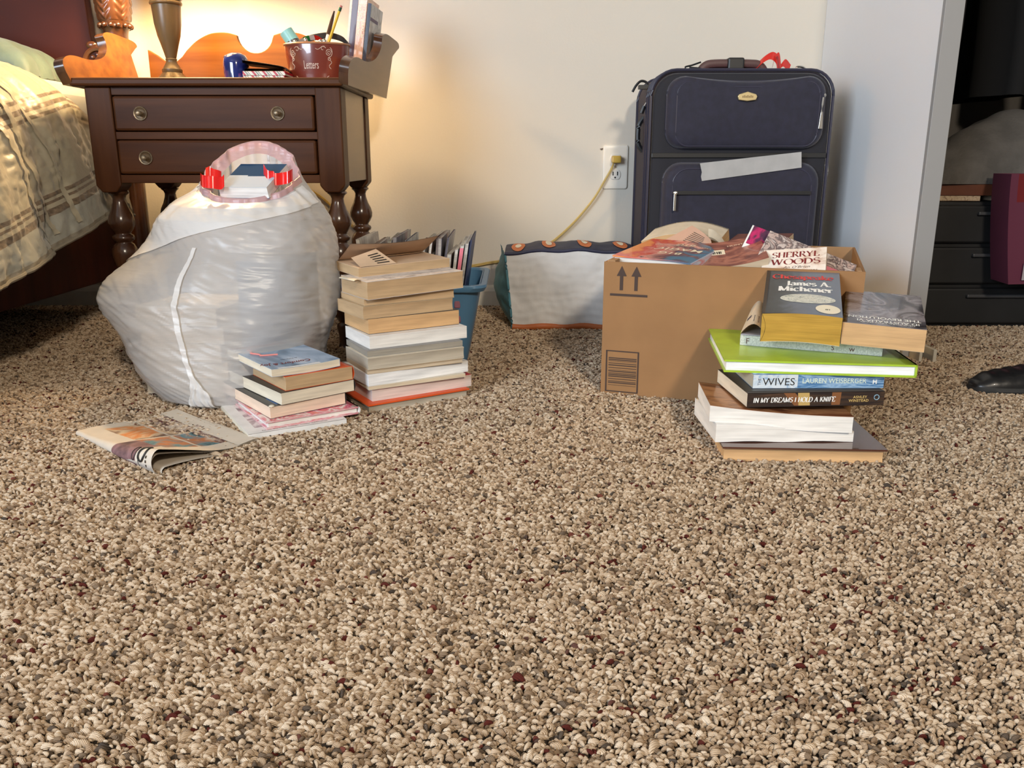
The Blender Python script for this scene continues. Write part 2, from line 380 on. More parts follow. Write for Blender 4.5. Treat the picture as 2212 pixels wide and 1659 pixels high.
# ---------------------------------------------------------------- carpet pile: looped berber yarn, one object
def carpet():
    me = bpy.data.meshes.new('carpet_pile')
    s = .0039
    ys = np.arange(.30, 2.60, s * .80); pts = []
    for y in ys:
        hw = .66 * y + .28
        x0, x1 = -hw, hw
        if y > WY - .014: x0 = FX + .04
        xs = np.arange(x0, x1, s) + rng.uniform(0, s)
        pts.append(np.c_[xs, np.full(len(xs), y)])
    p = np.concatenate(pts); n = len(p)
    p = p + rng.normal(0, s * .25, (n, 2))
    k = ~((p[:, 0] > FX - .014) & (p[:, 0] < FX + .04) & (p[:, 1] > 1.685)); p = p[k]; n = len(p)
    lump = .0008 * np.sin(p[:, 0] * 420 + 3 * np.sin(p[:, 1] * 90)) * np.sin(p[:, 1] * 510 + 2 * np.sin(p[:, 0] * 70))
    v = np.c_[p, np.where(rng.random(n) < .45, .0012, .0042) + lump + rng.normal(0, .0006, n)]
    me.vertices.add(n); me.vertices.foreach_set('co', v.ravel())
    def at(nm, ty, key, data):
        a = me.attributes.new(nm, ty, 'POINT'); a.data.foreach_set(key, np.ascontiguousarray(data, dtype=np.float32).ravel())
    rz = rng.normal(.12, .38, n) + np.where(rng.random(n) < .10, pi / 2, 0)
    at('rot', 'FLOAT_VECTOR', 'vector', np.c_[rng.normal(0, .3, n), rng.normal(.05, .45, n), rz])
    g = rng.lognormal(0, .2, n)
    at('scl', 'FLOAT_VECTOR', 'vector', np.c_[.0031 * g * rng.uniform(.8, 1.35, n), .00135 * g, .0021 * g])
    # yarn colour runs on for a few loops and drifts over patches
    f = lambda a, b, c_: np.sin(p[:, 0] * a + c_) * np.sin(p[:, 1] * b + 1.7 * c_)
    patch = .05 * f(41, 77, 1.) + .05 * f(113, 190, 2.3) + .03 * f(260, 410, .4)
    run = np.repeat(rng.random(n // 2 + 2), 2)[:n]
    t = np.clip(np.where(rng.random(n) < .45, run, rng.random(n)) + patch, 0, 1)
    at('tint', 'FLOAT', 'value', t)
    m = bpy.data.materials.new('carpet_yarn'); m.use_nodes = True; nt = m.node_tree; N = nt.nodes; L = nt.links
    b = N['Principled BSDF']; b.inputs['Roughness'].default_value = .9; b.inputs['Specular IOR Level'].default_value = .15
    a = N.new('ShaderNodeAttribute'); a.attribute_type = 'INSTANCER'; a.attribute_name = 'tint'
    r = N.new('ShaderNodeValToRGB'); e = r.color_ramp.elements; r.color_ramp.interpolation = 'LINEAR'
    e[0].position = 0; e[0].color = (.77, .62, .46, 1); e[1].position = 1; e[1].color = (.10, .020, .014, 1)
    for q, c in ((.35, (.64, .485, .335)), (.60, (.52, .375, .245)), (.78, (.38, .26, .165)), (.90, (.24, .165, .105)), (.955, (.14, .10, .07)), (.982, (.07, .055, .045)), (.992, (.19, .06, .04))):
        x = e.new(q); x.color = (*c, 1)
    L.new(a.outputs['Fac'], r.inputs[0]); L.new(r.outputs[0], b.inputs['Base Color'])
    tc = N.new('ShaderNodeTexCoord'); wv = N.new('ShaderNodeTexWave'); wv.inputs['Scale'].default_value = 1.1; wv.bands_direction = 'DIAGONAL'
    bp = N.new('ShaderNodeBump'); bp.inputs['Strength'].default_value = .5; bp.inputs['Distance'].default_value = .3
    L.new(tc.outputs['Object'], wv.inputs['Vector']); L.new(wv.outputs['Fac'], bp.inputs['Height']); L.new(bp.outputs[0], b.inputs['Normal'])
    o = bpy.data.objects.new('carpet_pile', me); col.objects.link(o)
    ng = bpy.data.node_groups.new('loops', 'GeometryNodeTree')
    ng.interface.new_socket('Geometry', in_out='INPUT', socket_type='NodeSocketGeometry')
    ng.interface.new_socket('Geometry', in_out='OUTPUT', socket_type='NodeSocketGeometry')
    N = ng.nodes; L = ng.links; gi = N.new('NodeGroupInput'); go = N.new('NodeGroupOutput')
    ic = N.new('GeometryNodeMeshIcoSphere'); ic.inputs['Subdivisions'].default_value = 2; ic.inputs['Radius'].default_value = 1
    ps = N.new('GeometryNodeInputPosition'); sx = N.new('ShaderNodeSeparateXYZ'); L.new(ps.outputs[0], sx.inputs[0])
    sq = N.new('ShaderNodeMath'); sq.operation = 'MULTIPLY'; L.new(sx.outputs[0], sq.inputs[0]); L.new(sx.outputs[0], sq.inputs[1])
    ml = N.new('ShaderNodeMath'); ml.operation = 'MULTIPLY'; ml.inputs[1].default_value = -1.0; L.new(sq.outputs[0], ml.inputs[0])
    cb = N.new('ShaderNodeCombineXYZ'); L.new(ml.outputs[0], cb.inputs[2])
    sp = N.new('GeometryNodeSetPosition'); L.new(ic.outputs[0], sp.inputs['Geometry']); L.new(cb.outputs[0], sp.inputs['Offset'])
    sh = N.new('GeometryNodeSetShadeSmooth'); L.new(sp.outputs[0], sh.inputs[0])
    sm = N.new('GeometryNodeSetMaterial'); sm.inputs['Material'].default_value = m; L.new(sh.outputs[0], sm.inputs[0])
    io = N.new('GeometryNodeInstanceOnPoints')
    mp = N.new('GeometryNodeMeshToPoints'); L.new(gi.outputs[0], mp.inputs[0])
    L.new(mp.outputs[0], io.inputs['Points']); L.new(sm.outputs[0], io.inputs['Instance'])
    for nm, so in (('rot', 'Rotation'), ('scl', 'Scale')):
        na = N.new('GeometryNodeInputNamedAttribute'); na.data_type = 'FLOAT_VECTOR'; na.inputs['Name'].default_value = nm
        L.new(na.outputs[0], io.inputs[so])
    L.new(io.outputs[0], go.inputs[0])
    md = o.modifiers.new('loops', 'NODES'); md.node_group = ng
    me.materials.append(m)
    tag(o, 'speckled beige and brown looped carpet covering the whole floor', 'carpet', kind='stuff')
carpet()

# ---------------------------------------------------------------- books
PG = {'tan': pages('pages_tan', (.50, .34, .19)), 'cream': pages('pages_cream', (.66, .54, .38)), 'lcream': pages('pages_light_cream', (.72, .64, .50)),
      'white': pages('pages_white', (.78, .74, .68)), 'beige': pages('pages_beige', (.50, .40, .28)), 'grey': pages('pages_greyish', (.46, .40, .31)),
      'gold': pages('pages_golden', (.52, .30, .055), .7), 'orange': pages('pages_warm_tan', (.60, .37, .18)), 'pinkish': pages('pages_pale_pink', (.70, .58, .52)),
      'dkgrey': pages('pages_dark_grey', (.30, .27, .22)), 'peach': pages('pages_peach', (.78, .60, .46)), 'bwhite': pages('pages_bright_white', (.85, .84, .82), .72)}
def paper(n, c, r=.5, coat=.15): return mat('cover_' + n, c, r, vary=(40, .06), coat=coat)
CV = {'orange': paper('orange_red', (.72, .09, .012)), 'white': paper('white', (.75, .73, .70)), 'cream': paper('cream', (.66, .58, .45)), 'grey': paper('grey', (.22, .21, .20)),
      'dark': paper('dark', (.035, .03, .028)), 'brown': paper('brown', (.12, .04, .02), .3), 'rust': paper('rust', (.42, .12, .02)), 'green': paper('lime', (.36, .52, .035), .4),
      'navy': paper('navy', (.02, .03, .07)), 'tan': paper('tan', (.45, .33, .2)), 'red': paper('red', (.5, .02, .02)), 'slate': paper('slate', (.10, .115, .14), .35),
      'gloss_brown': mat('cover_gloss_brown', (.085, .032, .02), .18, coat=.6), 'pink': paper('pink', (.78, .2, .26)), 'blue': paper('blue', (.05, .12, .3))}
INK = {'white': mat('ink_white', (.85, .84, .80), .5), 'black': mat('ink_black', (.015, .013, .012), .6), 'red': mat('ink_red', (.62, .045, .04), .5),
       'maroon': mat('ink_maroon', (.20, .015, .015), .5), 'gold': mat('ink_gold', (.6, .42, .15), .4), 'dkblue': mat('ink_dark', (.03, .03, .07), .5), 'pink': mat('ink_pink', (.75, .25, .22), .5),
       'cream': mat('ink_cream', (.80, .72, .55), .5), 'brown': mat('ink_brown', (.10, .035, .015), .6), 'grey': mat('ink_grey', (.4, .42, .38), .5)}

def frame(ex, ey):
    ex = Vector(ex).normalized(); ey = Vector(ey); ey = (ey - ex * ey.dot(ex)).normalized(); ez = ex.cross(ey)
    return Matrix((ex, ey, ez)).transposed()
def yawframe(yaw, pitch=0, roll=0):
    return Matrix.Rotation(radians(yaw), 3, 'Z') @ Matrix.Rotation(radians(pitch), 3, 'X') @ Matrix.Rotation(radians(-roll), 3, 'Y')

def book(label, N, R, a, b, T, pm='cream', top='white', bot=None, spm=None, spine='far', hard=False, sx=0, sy=0, wx=0, wy=0,
         bend=None, group=None, fmat=None, tops=None, conc=0., kind='book', round_spine=0., name=None):
    """local frame: x along the near edge, y away, z up; returns root and the bent-coordinate function"""
    t = thing(name or ('hardcover_book' if hard else 'paperback_book'), label, kind, N, R, group)
    ct = .0026 if hard else .0006; ov = .003 if hard else 0
    bd = bend or (lambda x, y: 0.)
    def f(x, y, z):
        zz = z * (1 + wx * x / a + wy * y / b) + sx * x + sy * y + bd(x, y)
        return (x, y, zz)
    nx, ny = 14, 10
    x0, x1, y0, y1 = ov, a - ov, ov, b - ov
    if spine == 'far': y1 = b - ct
    if spine == 'near': y0 = ct
    if spine == 'left': x0 = ct
    if spine == 'right': x1 = a - ct
    def fp(x, y, z):
        s_ = sin(pi * min(1, max(0, z / T))) * conc
        if spine == 'far': y = y + s_ * (1 - (y - y0) / (y1 - y0))
        if spine == 'right': x = x + s_ * (1 - (x - x0) / (x1 - x0))
        if spine == 'near': y = y - s_ * ((y - y0) / (y1 - y0))
        return f(x, y, z)
    pb = MB().box(x0, x1, y0, y1, ct, T - ct, 0, fp, (nx, ny, 4))
    obj('page_block', pb, PG[pm] if isinstance(pm, str) else pm, t, local=True, smooth=True)
    cm = [top] if not isinstance(top, list) else list(top)
    nt_ = len(cm); cm += [bot or cm[0], spm or cm[0]]
    cm = [CV[c] if isinstance(c, str) else c for c in cm]
    c = MB(); c.box(0, a, 0, b, T - ct, T, 0, f, (28 if fmat else nx, 24 if fmat else ny, 1), fmat=fmat)
    c.box(0, a, 0, b, 0, ct, nt_, f, (nx, ny, 1))
    rs = round_spine
    if spine == 'far': c.box(0, a, b - ct, b, 0, T, nt_ + 1, f, (nx, 1, 4))
    if spine == 'near': c.box(0, a, 0, ct, 0, T, nt_ + 1, lambda x, y, z: f(x, y - rs * sin(pi * z / T), z), (nx, 1, 6))
    if spine == 'left': c.box(0, ct, 0, b, 0, T, nt_ + 1, lambda x, y, z: f(x - rs * sin(pi * z / T), y, z), (1, ny, 6))
    if spine == 'right': c.box(a - ct, a, 0, b, 0, T, nt_ + 1, lambda x, y, z: f(x + rs * sin(pi * z / T), y, z), (1, ny, 6))
    obj('cover', c, cm, t, local=True, smooth=True, autosmooth=30)
    return t, f

def px_stack(s, ox, oy):
    return lambda p: (p[0] / s + ox, p[1] / s + oy)

def stackbook(label, cc, N, z0, R=None, zR=None, yaw=None, a=None, b=.107, T=.02, **k):
    n0 = P(*cc(N), z=z0)
    if R is not None:
        r = P(*cc(R), z=z0 if zR is None else zR); d = r - n0
        if a is None: a = sqrt(d[0] ** 2 + d[1] ** 2)
        if yaw is None: yaw = degrees(atan2(d[1], d[0]))
    return book(label, n0, yawframe(yaw), a, b, T, **k)

# --- tall stack of pocket paperbacks, middle
cA = px_stack(3.771, 680, 480); GA = None
A_ = [  # N, R, T, b, a, yaw, pages, cover, extras, label
    ((440, 1580), .0186, .132, .188, 33, 'grey', 'orange', dict(hard=True, bot='white'), 'hardcover with bright orange-red cover at the bottom of the tall middle stack'),
    ((470, 1460), .0208, .122, .185, 32, 'pinkish', 'red', dict(bot='white'), 'pale pink-edged paperback lying on the orange-red hardcover'),
    ((440, 1370), .0062, .112, .175, 30, 'cream', 'cream', {}, 'thin cream paperback squeezed under the lower white paperback of the tall stack'),
    ((440, 1340), .0195, .112, .185, 33, 'bwhite', 'white', {}, 'lower of the two white-edged paperbacks in the tall stack, near its foot'),
    ((430, 1240), .0072, .107, .170, 29, 'beige', 'tan', {}, 'thin tan paperback resting on the lower white-edged paperback of the tall stack'),
    ((438, 1205), .0193, .107, .172, 30, 'grey', 'cream', {}, 'beige-edged paperback with lifted right corner halfway down the tall stack'),
    ((430, 1098), .0098, .107, .170, 29, 'dkgrey', 'grey', {}, 'thin dark grey paperback with splayed pages under the upper white paperback'),
    ((450, 1035), .0205, .112, .178, 31, 'white', 'white', {}, 'upper of the two white-edged paperbacks, halfway up the tall stack'),
    ((440, 915), .0257, .107, .168, 32, 'orange', 'dark', {}, 'brown-edged paperback with dark cover on the upper white-edged paperback'),
    ((400, 793), .0209, .107, .167, 34, 'tan', 'tan', {}, 'light tan paperback, fourth from the top of the tall stack'),
    ((405, 683), .0108, .104, .165, 32, 'tan', 'tan', dict(wx=.55), 'thinner tan paperback directly below the fat one near the top of the tall stack'),
    ((435, 637), .0295, .107, .178, 34, 'tan', 'tan', dict(sx=.032), 'fattest tan paperback, second from the top, with a curled cover corner'),
]
z = 0.
CV['strip'] = art('magazine_print', [(.06, .06, .10), (.5, .48, .5), (.7, .66, .64), (.12, .1, .2)], (5, 9, 1))
for i, (N, T, b, a, yaw, pm, cv, ex, lab) in enumerate(A_):
    if i == 11: cv = CV['strip']
    if pm in ('tan', 'grey', 'beige'): ex['conc'] = .0018
    tA, fA = stackbook(lab, cA, N, z, yaw=yaw, a=a, b=b, T=T, pm=pm, top=cv, group='paperbacks in the tall middle stack', **ex)
    if i == 11:
        c = MB(); c.grid(lambda u, v: fA(-.004 - .010 * sin(u * 3) * (1 - .3 * v), .07 * v + .02, .0285 + .002 * cos(u * 3.1) - .003 * v + .002), 8, 8)
        obj('curled_corner', c, CV['cream'], tA, local=True, smooth=True)
        zt12 = z; 
    z += T + .0002
# top book with its cover and first pages thrown up
N = cA((360, 450)); n0 = P(*N, z=z)
M['txtpage'] = mat('yellowed_page', (.60, .42, .27), .8, vary=(30, .05))
tA, fA = book('open tan paperback with curled-up cover on top of the tall middle stack', n0, yawframe(33), .172, .105, .0155, pm='tan', top=M['txtpage'], group='paperbacks in the tall middle stack', sx=.034, bend=lambda x, y: .002 * (y / .1))
M['kraftcover'] = mat('inside_cover_paper', (.56, .40, .28), .7, vary=(25, .08))
def flap(u, v, dz=0.):
    h = .034 * (1 - v) ** 1.1 + .002; x = .004 + .166 * u - .006 * (1 - v)
    h *= .92 + .25 * (u - .5) ** 2 * 2
    return (x + .012 * (1 - v) * sin(u * pi) * .2, .024 + .078 * v - .006 * sin(u * pi), .0165 + sx_ * x + h + dz)
sx_ = .034
mb = MB().grid(lambda u, v: flap(u, v), 16, 12).grid(lambda u, v: flap(u, v, -.0006), 16, 12, flip=True)
obj('open_cover', mb, M['kraftcover'], tA, local=True, smooth=True)
def dog(u, v):  # turned-back page corner at the near left
    p0 = np.array([.004, .002, .0165]); p1 = np.array([.072, .006, .0185]); p2 = np.array([.050, .040, .041])
    p3 = np.array([.006, .045, .028])
    a_ = p0 + (p1 - p0) * u; b_ = p3 + (p2 - p3) * u
    return a_ + (b_ - a_) * v
mb = MB().grid(dog, 6, 6); obj('folded_page', mb, M['txtpage'], tA, local=True, smooth=True)
mb = MB()
for k in range(5):
    v0 = .12 + .15 * k
    mb.grid(lambda u, v: dog(.52 + .36 * u, v0 + .06 * v) + np.array([0, -.0004, .0004]), 3, 1)
obj('page_printing', mb, INK['black'], tA, local=True)

# --- short stack at the left, in front of the plastic bag
cB = px_stack(3.403, 150, 720)
z = 0.
CV['bw'] = art('kiss_photo', [(.08, .06, .07), (.35, .27, .28), (.72, .66, .64), (.8, .76, .74)], (2, 3, 1), dist=2.5)
CV['kiss'] = CV['bw']
CV['petal'] = art('petal_print', [(.75, .68, .62), (.55, .03, .08), (.75, .70, .66), (.62, .05, .14), (.7, .3, .12)], (7, 5, 1), dist=.6)
CV['snow'] = art('snow_scene', [(.05, .09, .12), (.15, .24, .36), (.36, .46, .60), (.66, .70, .78)], (2.2, 1.4, 1), dist=1.2)
t, f = stackbook('wide white paperback with grey photo cover at the bottom of the short left stack', cB, (1320, 805), z, yaw=31, a=.150, b=.215, T=.0126, pm='lcream', top=[CV['white'], CV['kiss']], bot='white', spm='white', spine='near', group='books in the short left stack',
    fmat=lambda u, v: 1 if v > .13 and u > .09 else 0)
text_part('title_lettering', 'For me, with a love  Younger, Sweeter and Dreamier', lambda x, y: f(.022 + x, .006 + y, .0129), INK['brown'], t, .0058, xs=.80)
z += .0128
t, f = stackbook('thin hardcover with red and pink petal pattern in the short left stack', cB, (1450, 710), z, yaw=34, a=.148, b=.20, T=.0120, pm='white', top=CV['petal'], bot=CV['petal'], spm='white', spine='right', hard=True, round_spine=.003, group='books in the short left stack', conc=.001)
z += .0122
t, f = stackbook('pale peach-edged paperback with dark grey cover and a creased corner', cB, (1480, 630), z, yaw=39, a=.125, b=.192, T=.0185, pm='peach', top=[CV['dark'], CV['white'], CV['blue']], spine='right', round_spine=.002, group='books in the short left stack',
    fmat=lambda u, v: 2 if (.12 < u < .42 and .05 < v < .24) else 0, sx=.004)
obj('creased_corner', MB().sphere(f(.004, .003, .0185), (.0045, .0045, .0022), 10, 6), CV['cream'], t, local=True, smooth=True)
z += .0191
t, f = stackbook('cream paperback with dark cover, third from the top of the short left stack', cB, (1560, 530), z, yaw=41, a=.125, b=.190, T=.0190, pm='lcream', top='dark', spine='right', round_spine=.0025, group='books in the short left stack', conc=.001)
z += .0192
t, f = stackbook('tan-edged paperback with orange-red cover, second in the short left stack', cB, (1590, 425), z, yaw=38.5, a=.113, b=.178, T=.0220, pm='tan', top='orange', spine='right', round_spine=.003, group='books in the short left stack', conc=.0015)
z += .0222
t, f = stackbook('paperback with snowy blue cover and upside-down title topping the short left stack', cB, (1490, 332), z, yaw=38.5, a=.112, b=.180, T=.0120, pm='lcream', top=[CV['snow'], mat('cover_wine', (.22, .02, .03), .3), CV['white']], spine='right', group='books in the short left stack',
    fmat=lambda u, v: 1 if v > .93 else (2 if v < .045 and .1 < u < .7 else 0), bend=lambda x, y: .004 * ((x / .11 - .5) ** 2) * 2)
flipfn = lambda cx, cy: (lambda x, y: f(cx - x, cy - y, .0124))
text_part('author_lettering', 'KRISTIN HANNAH', flipfn(.104, .168), INK['white'], t, .0135, xs=.82)
text_part('title_lettering', 'Comfort & Joy', flipfn(.078, .036), INK['maroon'], t, .0190, bold=.0002, shear=.4, xs=.72)
text_part('title_lettering', 'A NOVEL', flipfn(.066, .058), INK['dkblue'], t, .007)
mb = MB(); mb.tube([f(.022 + .004 * sin(q * 9), .150 - .05 * q, .0125) for q in np.linspace(0, 1, 12)] + [f(.03 + .02 * q, .098 - .004 * q, .0125) for q in np.linspace(0, 1, 5)], .0016, 6, flat=1.2)
obj('cover_ornament', mb, INK['pink'], t, local=True, smooth=True)

# --- right stack in front of the cardboard box
cC = px_stack(3.529, 1460, 560); GC = 'books in the leaning right stack'
t, f = stackbook('brown and rust hardcover lying at the bottom of the right stack', cC, (350, 1560), 0, R=(1600, 1585), b=.150, T=.0246, pm='orange', top='gloss_brown', bot='rust', spm='rust', hard=True, group=GC, conc=.004)
t, f = stackbook('white-edged paperback with wavy pages lying on the brown hardcover', cC, (300, 1395), .0250, yaw=.5, a=.190, b=.132, T=.0262, pm='white', top='white', wx=-.42, group=GC, bend=lambda x, y: .0015 * sin(x * 33) ** 2)
t, f = stackbook('curved thick paperback with glossy brown cover under the black-spined book', cC, (255, 1235), .0522, yaw=-5, a=.192, b=.125, T=.0232, pm='white', top=art('brown_photo', [(.07, .02, .01), (.20, .07, .03), (.42, .20, .09), (.12, .03, .02)], (2, 6, 1)), bot='white', group=GC,
    bend=lambda x, y: -.0115 * (1 - (1 - min(x, .192) / .192) ** 2), conc=.001)
z4 = .0735
CV['dreams'] = art('night_print', [(.02, .015, .015), (.03, .02, .018), (.05, .03, .02), (.10, .05, .03)], (3, 3, 1))
t, f = stackbook('black-spined paperback with white and gold lettering in the right stack', cC, (540, 1130), z4, yaw=3.5, a=.192, b=.135, T=.0200, pm='lcream', top='dark', spm=CV['dreams'], spine='near', group=GC)
sp = lambda off=0.: (lambda x, y: f(.0 + x, -.0003 - off, y))
def onsp(x0, z0): return lambda x, y: f(x0 + x, -.0003, z0 + y)
pen_text('title_lettering', 'IN MY DREAMS I HOLD A KNIFE', onsp(.008, .0065), INK['white'], t, .0068, xs=.985, shear=.12, thick=.2, thin=.07)
text_part('author_lettering', 'ASHLEY', onsp(.148, .0105), INK['gold'], t, .0052, bold=.00008, spacing=1.1)
text_part('author_lettering', 'WINSTEAD', onsp(.142, .0055), INK['gold'], t, .0052, bold=.00008, spacing=1.1)
bm2 = [mat('band_copper', (.22, .09, .035), .4), mat('band_gold', (.50, .34, .12), .4)]
for x0, x1, x2, x3, mi in ((.050, .066, .066, .082, 0), (.070, .086, .072, .088, 1), (.118, .131, .118, .130, 0)):
    mb = MB().add([f(x0, -.00010 - .0001 * mi, .0195), f(x1, -.00010 - .0001 * mi, .0195), f(x3, -.00010 - .0001 * mi, .0015), f(x2, -.00010 - .0001 * mi, .0015)], [(0, 1, 2, 3)]); obj('gold_band', mb, bm2[mi], t, local=True)
mb = MB(); mb.tube([f(.181 + .0035 * cos(q), -.0004, .0115 + .0035 * sin(q)) for q in np.linspace(0, 2 * pi, 14)[:-1]], .0006, 5, closed=True)
obj('publisher_mark', mb, mat('ink_pale_blue', (.25, .4, .5), .5), t, local=True)
text_part('cover_lettering', 'HOLD', lambda x, y: f(.028 - .0 + y * .9, .125 - x, .0204), INK['white'], t, .012)
z5 = z4 + .0202
CV['sea'] = art('blue_print', [(.04, .10, .22), (.08, .2, .38), (.3, .45, .62), (.06, .14, .3)], (4, 3, 1))
CV['seaL'] = art('pale_blue_print', [(.28, .42, .58), (.55, .62, .68), (.66, .70, .72), (.4, .52, .64)], (4, 2, 1))
t, f = stackbook('blue-spined paperback with black and white lettering below the green book', cC, (585, 985), z5, yaw=.5, a=.182, b=.132, T=.0200, pm='cream', top=CV['sea'], spm=CV['sea'], spine='near', group=GC)
mb = MB().box(0, .062, -.0002, 0, .0004, .0196, fn=f, n=(8, 1, 4)); obj('spine_panel', mb, CV['seaL'], t, local=True)
text_part('title_lettering', 'WIVES', onsp(.013, .0045), INK['black'], t, .0150, xs=1.06)
text_part('title_lettering', 'THE', lambda x, y: f(.0105 - y, -.0004, .0045 + x), INK['dkblue'], t, .0055)
text_part('author_lettering', 'LAUREN WEISBERGER', onsp(.068, .0075), mat('ink_pale_green', (.62, .70, .60), .5), t, .0098, bold=.00015, xs=.93)
text_part('publisher_mark', 'H', onsp(.166, .0065), INK['white'], t, .0085, bold=.0003)
z6 = z5 + .0202
t, f = stackbook('large lime green hardcover jutting out of the right stack', cC, (365, 860), z6, yaw=-7.3, a=.256, b=.222, T=.0178, pm='bwhite', top='green', spine='right', hard=True, group=GC)
z7 = z6 + .0180
CV['tweed'] = art('pale_green_weave', [(.44, .45, .39), (.60, .60, .53), (.40, .41, .36), (.68, .67, .60)], (60, 3, 1), dist=0)
nn = P(1598, 745, z=z7)
t, f = book('worn white-green paperback with a curled back cover under the two fat paperbacks', nn, yawframe(-23), .196, .150, .0155, pm='grey', top=art('grey_print', [(.12, .10, .09), (.25, .2, .18), (.4, .33, .33)], (3, 3, 1)), bot='white', spm=CV['tweed'], spine='near', wy=.9, group=GC)
text_part('spine_lettering', 'F', lambda x, y: f(.008 + x, -.0004, .003 + y), INK['brown'], t, .012)
text_part('spine_lettering', 'S', lambda x, y: f(.128 + x, -.0004, .0035 + y), INK['brown'], t, .010)
text_part('spine_lettering', 'w', lambda x, y: f(.152 + x, -.0004, .0035 + y), INK['brown'], t, .011)
def curl(u, v):   # left back corner of the cover rolled up
    return (-.001 + .030 * u * (1 - v * .5), .004 + .140 * v, .0165 + .014 * v + .016 * sin(pi * u * .8) * (1 - .2 * v) + .010 * v)
mb = MB().grid(curl, 8, 10); obj('curled_cover', mb, CV['cream'], t, local=True, smooth=True)
mb = MB().grid(lambda u, v: f(.0 , .003 + .14 * v, .002 + .014 * u), 2, 8)
def bar(u0, u1, v0, v1): return lambda u, v: tuple(np.array(curl(u0 + (u1 - u0) * u, v0 + (v1 - v0) * v)) + np.array([0, 0, .0006]))
mb = MB()
for k in range(7): mb.grid(bar(.55, .85, .10 + .03 * k, .115 + .03 * k), 1, 1, 0)
mb.grid(bar(.12, .35, .28, .36), 1, 1, 0)
obj('barcode', mb, INK['dkblue'], t, local=True)
z8 = z7 + .0165
# dark-covered fat paperback (right) and the golden-edged one (left), both tipped up at the back
nb = P(1995.6, 762, z=z8); yb = -22
n8 = nb - .106 * np.array([cos(radians(yb)), sin(radians(yb)), 0])
CV['noir'] = art('dark_gloss_photo', [(.03, .025, .03), (.10, .09, .10), (.30, .27, .29), (.07, .05, .05)], (2.5, 3, 1), rough=.18)
t, f = book('fat tan-edged paperback with dark glossy cover and white upside-down lettering', n8, yawframe(yb, 6.5), .106, .175, .0325, pm='orange', top=CV['noir'], bot='tan', spm=CV['noir'], spine='left', group=GC, bend=lambda x, y: .0035 * (1 - x / .106))
flipC = lambda cx, cy: (lambda x, y: f(cx - x, cy - y, .0330))
text_part('title_lettering', 'THE REVOLUTION', flipC(.100, .037), INK['white'], t, .0145, bold=.0003, xs=.78)
text_part('title_lettering', 'ID AUSTRALIA VI', flipC(.098, .021), INK['white'], t, .0130, bold=.0002, xs=.82)
text_part('author_lettering', 'NEW YORK TIMES SERIES', flipC(.092, .011), INK['white'], t, .0062)
y9 = -18
n9 = n8 - .1085 * np.array([cos(radians(y9)), sin(radians(y9)), 0]) + np.array([0, -.002, 0])
CV['bluegrey'] = artg('slate_cover', [(.012, .012, .014), (.03, .035, .04), (.10, .115, .15), (.13, .15, .19), (.14, .16, .20)], 0, .12)
def bend9(x, y): return .003 * sin(x / .107 * pi) * (1 - y / .18)
t, f = book('fattest paperback with golden page edges and red title atop the right stack', n9, yawframe(y9, 13), .107, .176, .0440, pm='gold', top=CV['bluegrey'], bot='cream', spm='dark', spine='left', group=GC, conc=.0, bend=bend9, round_spine=-.006)
on9 = lambda cx, cy: (lambda x, y: f(cx + x, cy + y, .0444))
pen_text('title_lettering', 'Chesapeake', on9(.0535, .140), INK['red'], t, .0185, xs=.80, thick=.22, thin=.07, align='CENTER')
pen_text('author_lettering', 'James A.', on9(.062, .111), INK['white'], t, .0190, xs=.76, thick=.25, thin=.08, align='CENTER')
pen_text('author_lettering', 'Michener', on9(.058, .087), INK['white'], t, .0195, xs=.84, thick=.25, thin=.08, align='CENTER')
mb = MB().grid(lambda u, v: f(.061 + (.038 * v) * cos(2 * pi * u), .058 + .018 * v * sin(2 * pi * u), .0444), 28, 5)
obj('cover_picture', mb, art('marsh_picture', [(.10, .13, .15), (.5, .5, .42), (.75, .73, .62), (.12, .16, .2)], (7, 3, 1), dist=3), t, local=True)
mb = MB().grid(lambda u, v: f(.088 + .0165 * v * cos(2 * pi * u), .022 + .0165 * v * sin(2 * pi * u), .0446), 24, 2)
obj('round_sticker', mb, INK['cream'], t, local=True)
text_part('sticker_lettering', '#1', lambda x, y: f(.088 + x, .018 + y, .0449), INK['black'], t, .007, align='CENTER')

# ---------------------------------------------------------------- cardboard box
M['card'] = mat('cardboard', (.30, .158, .068), .8, vary=(14, .05), bump=((6, 6, 240), .1, .001), spec=.2)
M['card_in'] = mat('cardboard_inside', (.36, .215, .11), .85, vary=(30, .06), spec=.2)
M['cardink'] = mat('box_print', (.05, .025, .015), .7)
bA = np.array([.156, 1.415]); byaw = radians(-19.5); BW, BD, BH = .410, .400, .234
bex = np.array([cos(byaw), sin(byaw)]); bey = np.array([-sin(byaw), cos(byaw)])
tb = thing('cardboard_box', 'open brown cardboard box heaped with paperbacks beside the suitcase', 'box', (bA[0], bA[1], 0), Matrix.Rotation(byaw, 3, 'Z'))
tk = .0045
def bowf(x, y, z): return (x, y - .0022 * sin(pi * x / BW) * sin(pi * z / BH), z)
mb = MB().box(0, BW, 0, tk, 0, BH, 0, bowf, (20, 1, 10)); obj('front_panel', mb, 'card', tb, local=True, smooth=True)
mb = MB().box(0, BW, BD - tk, BD, 0, BH); obj('back_panel', mb, 'card_in', tb, local=True, bevel=.001)
mb = MB().box(0, tk, tk, BD - tk, 0, BH); obj('side_panel', mb, 'card', tb, local=True, bevel=.001)
mb = MB().box(BW - tk, BW, tk, BD - tk, 0, BH); obj('side_panel', mb, 'card', tb, local=True, bevel=.001)
mb = MB().box(tk, BW - tk, tk, BD - tk, 0, .005); obj('bottom_panel', mb, 'card', tb, local=True)
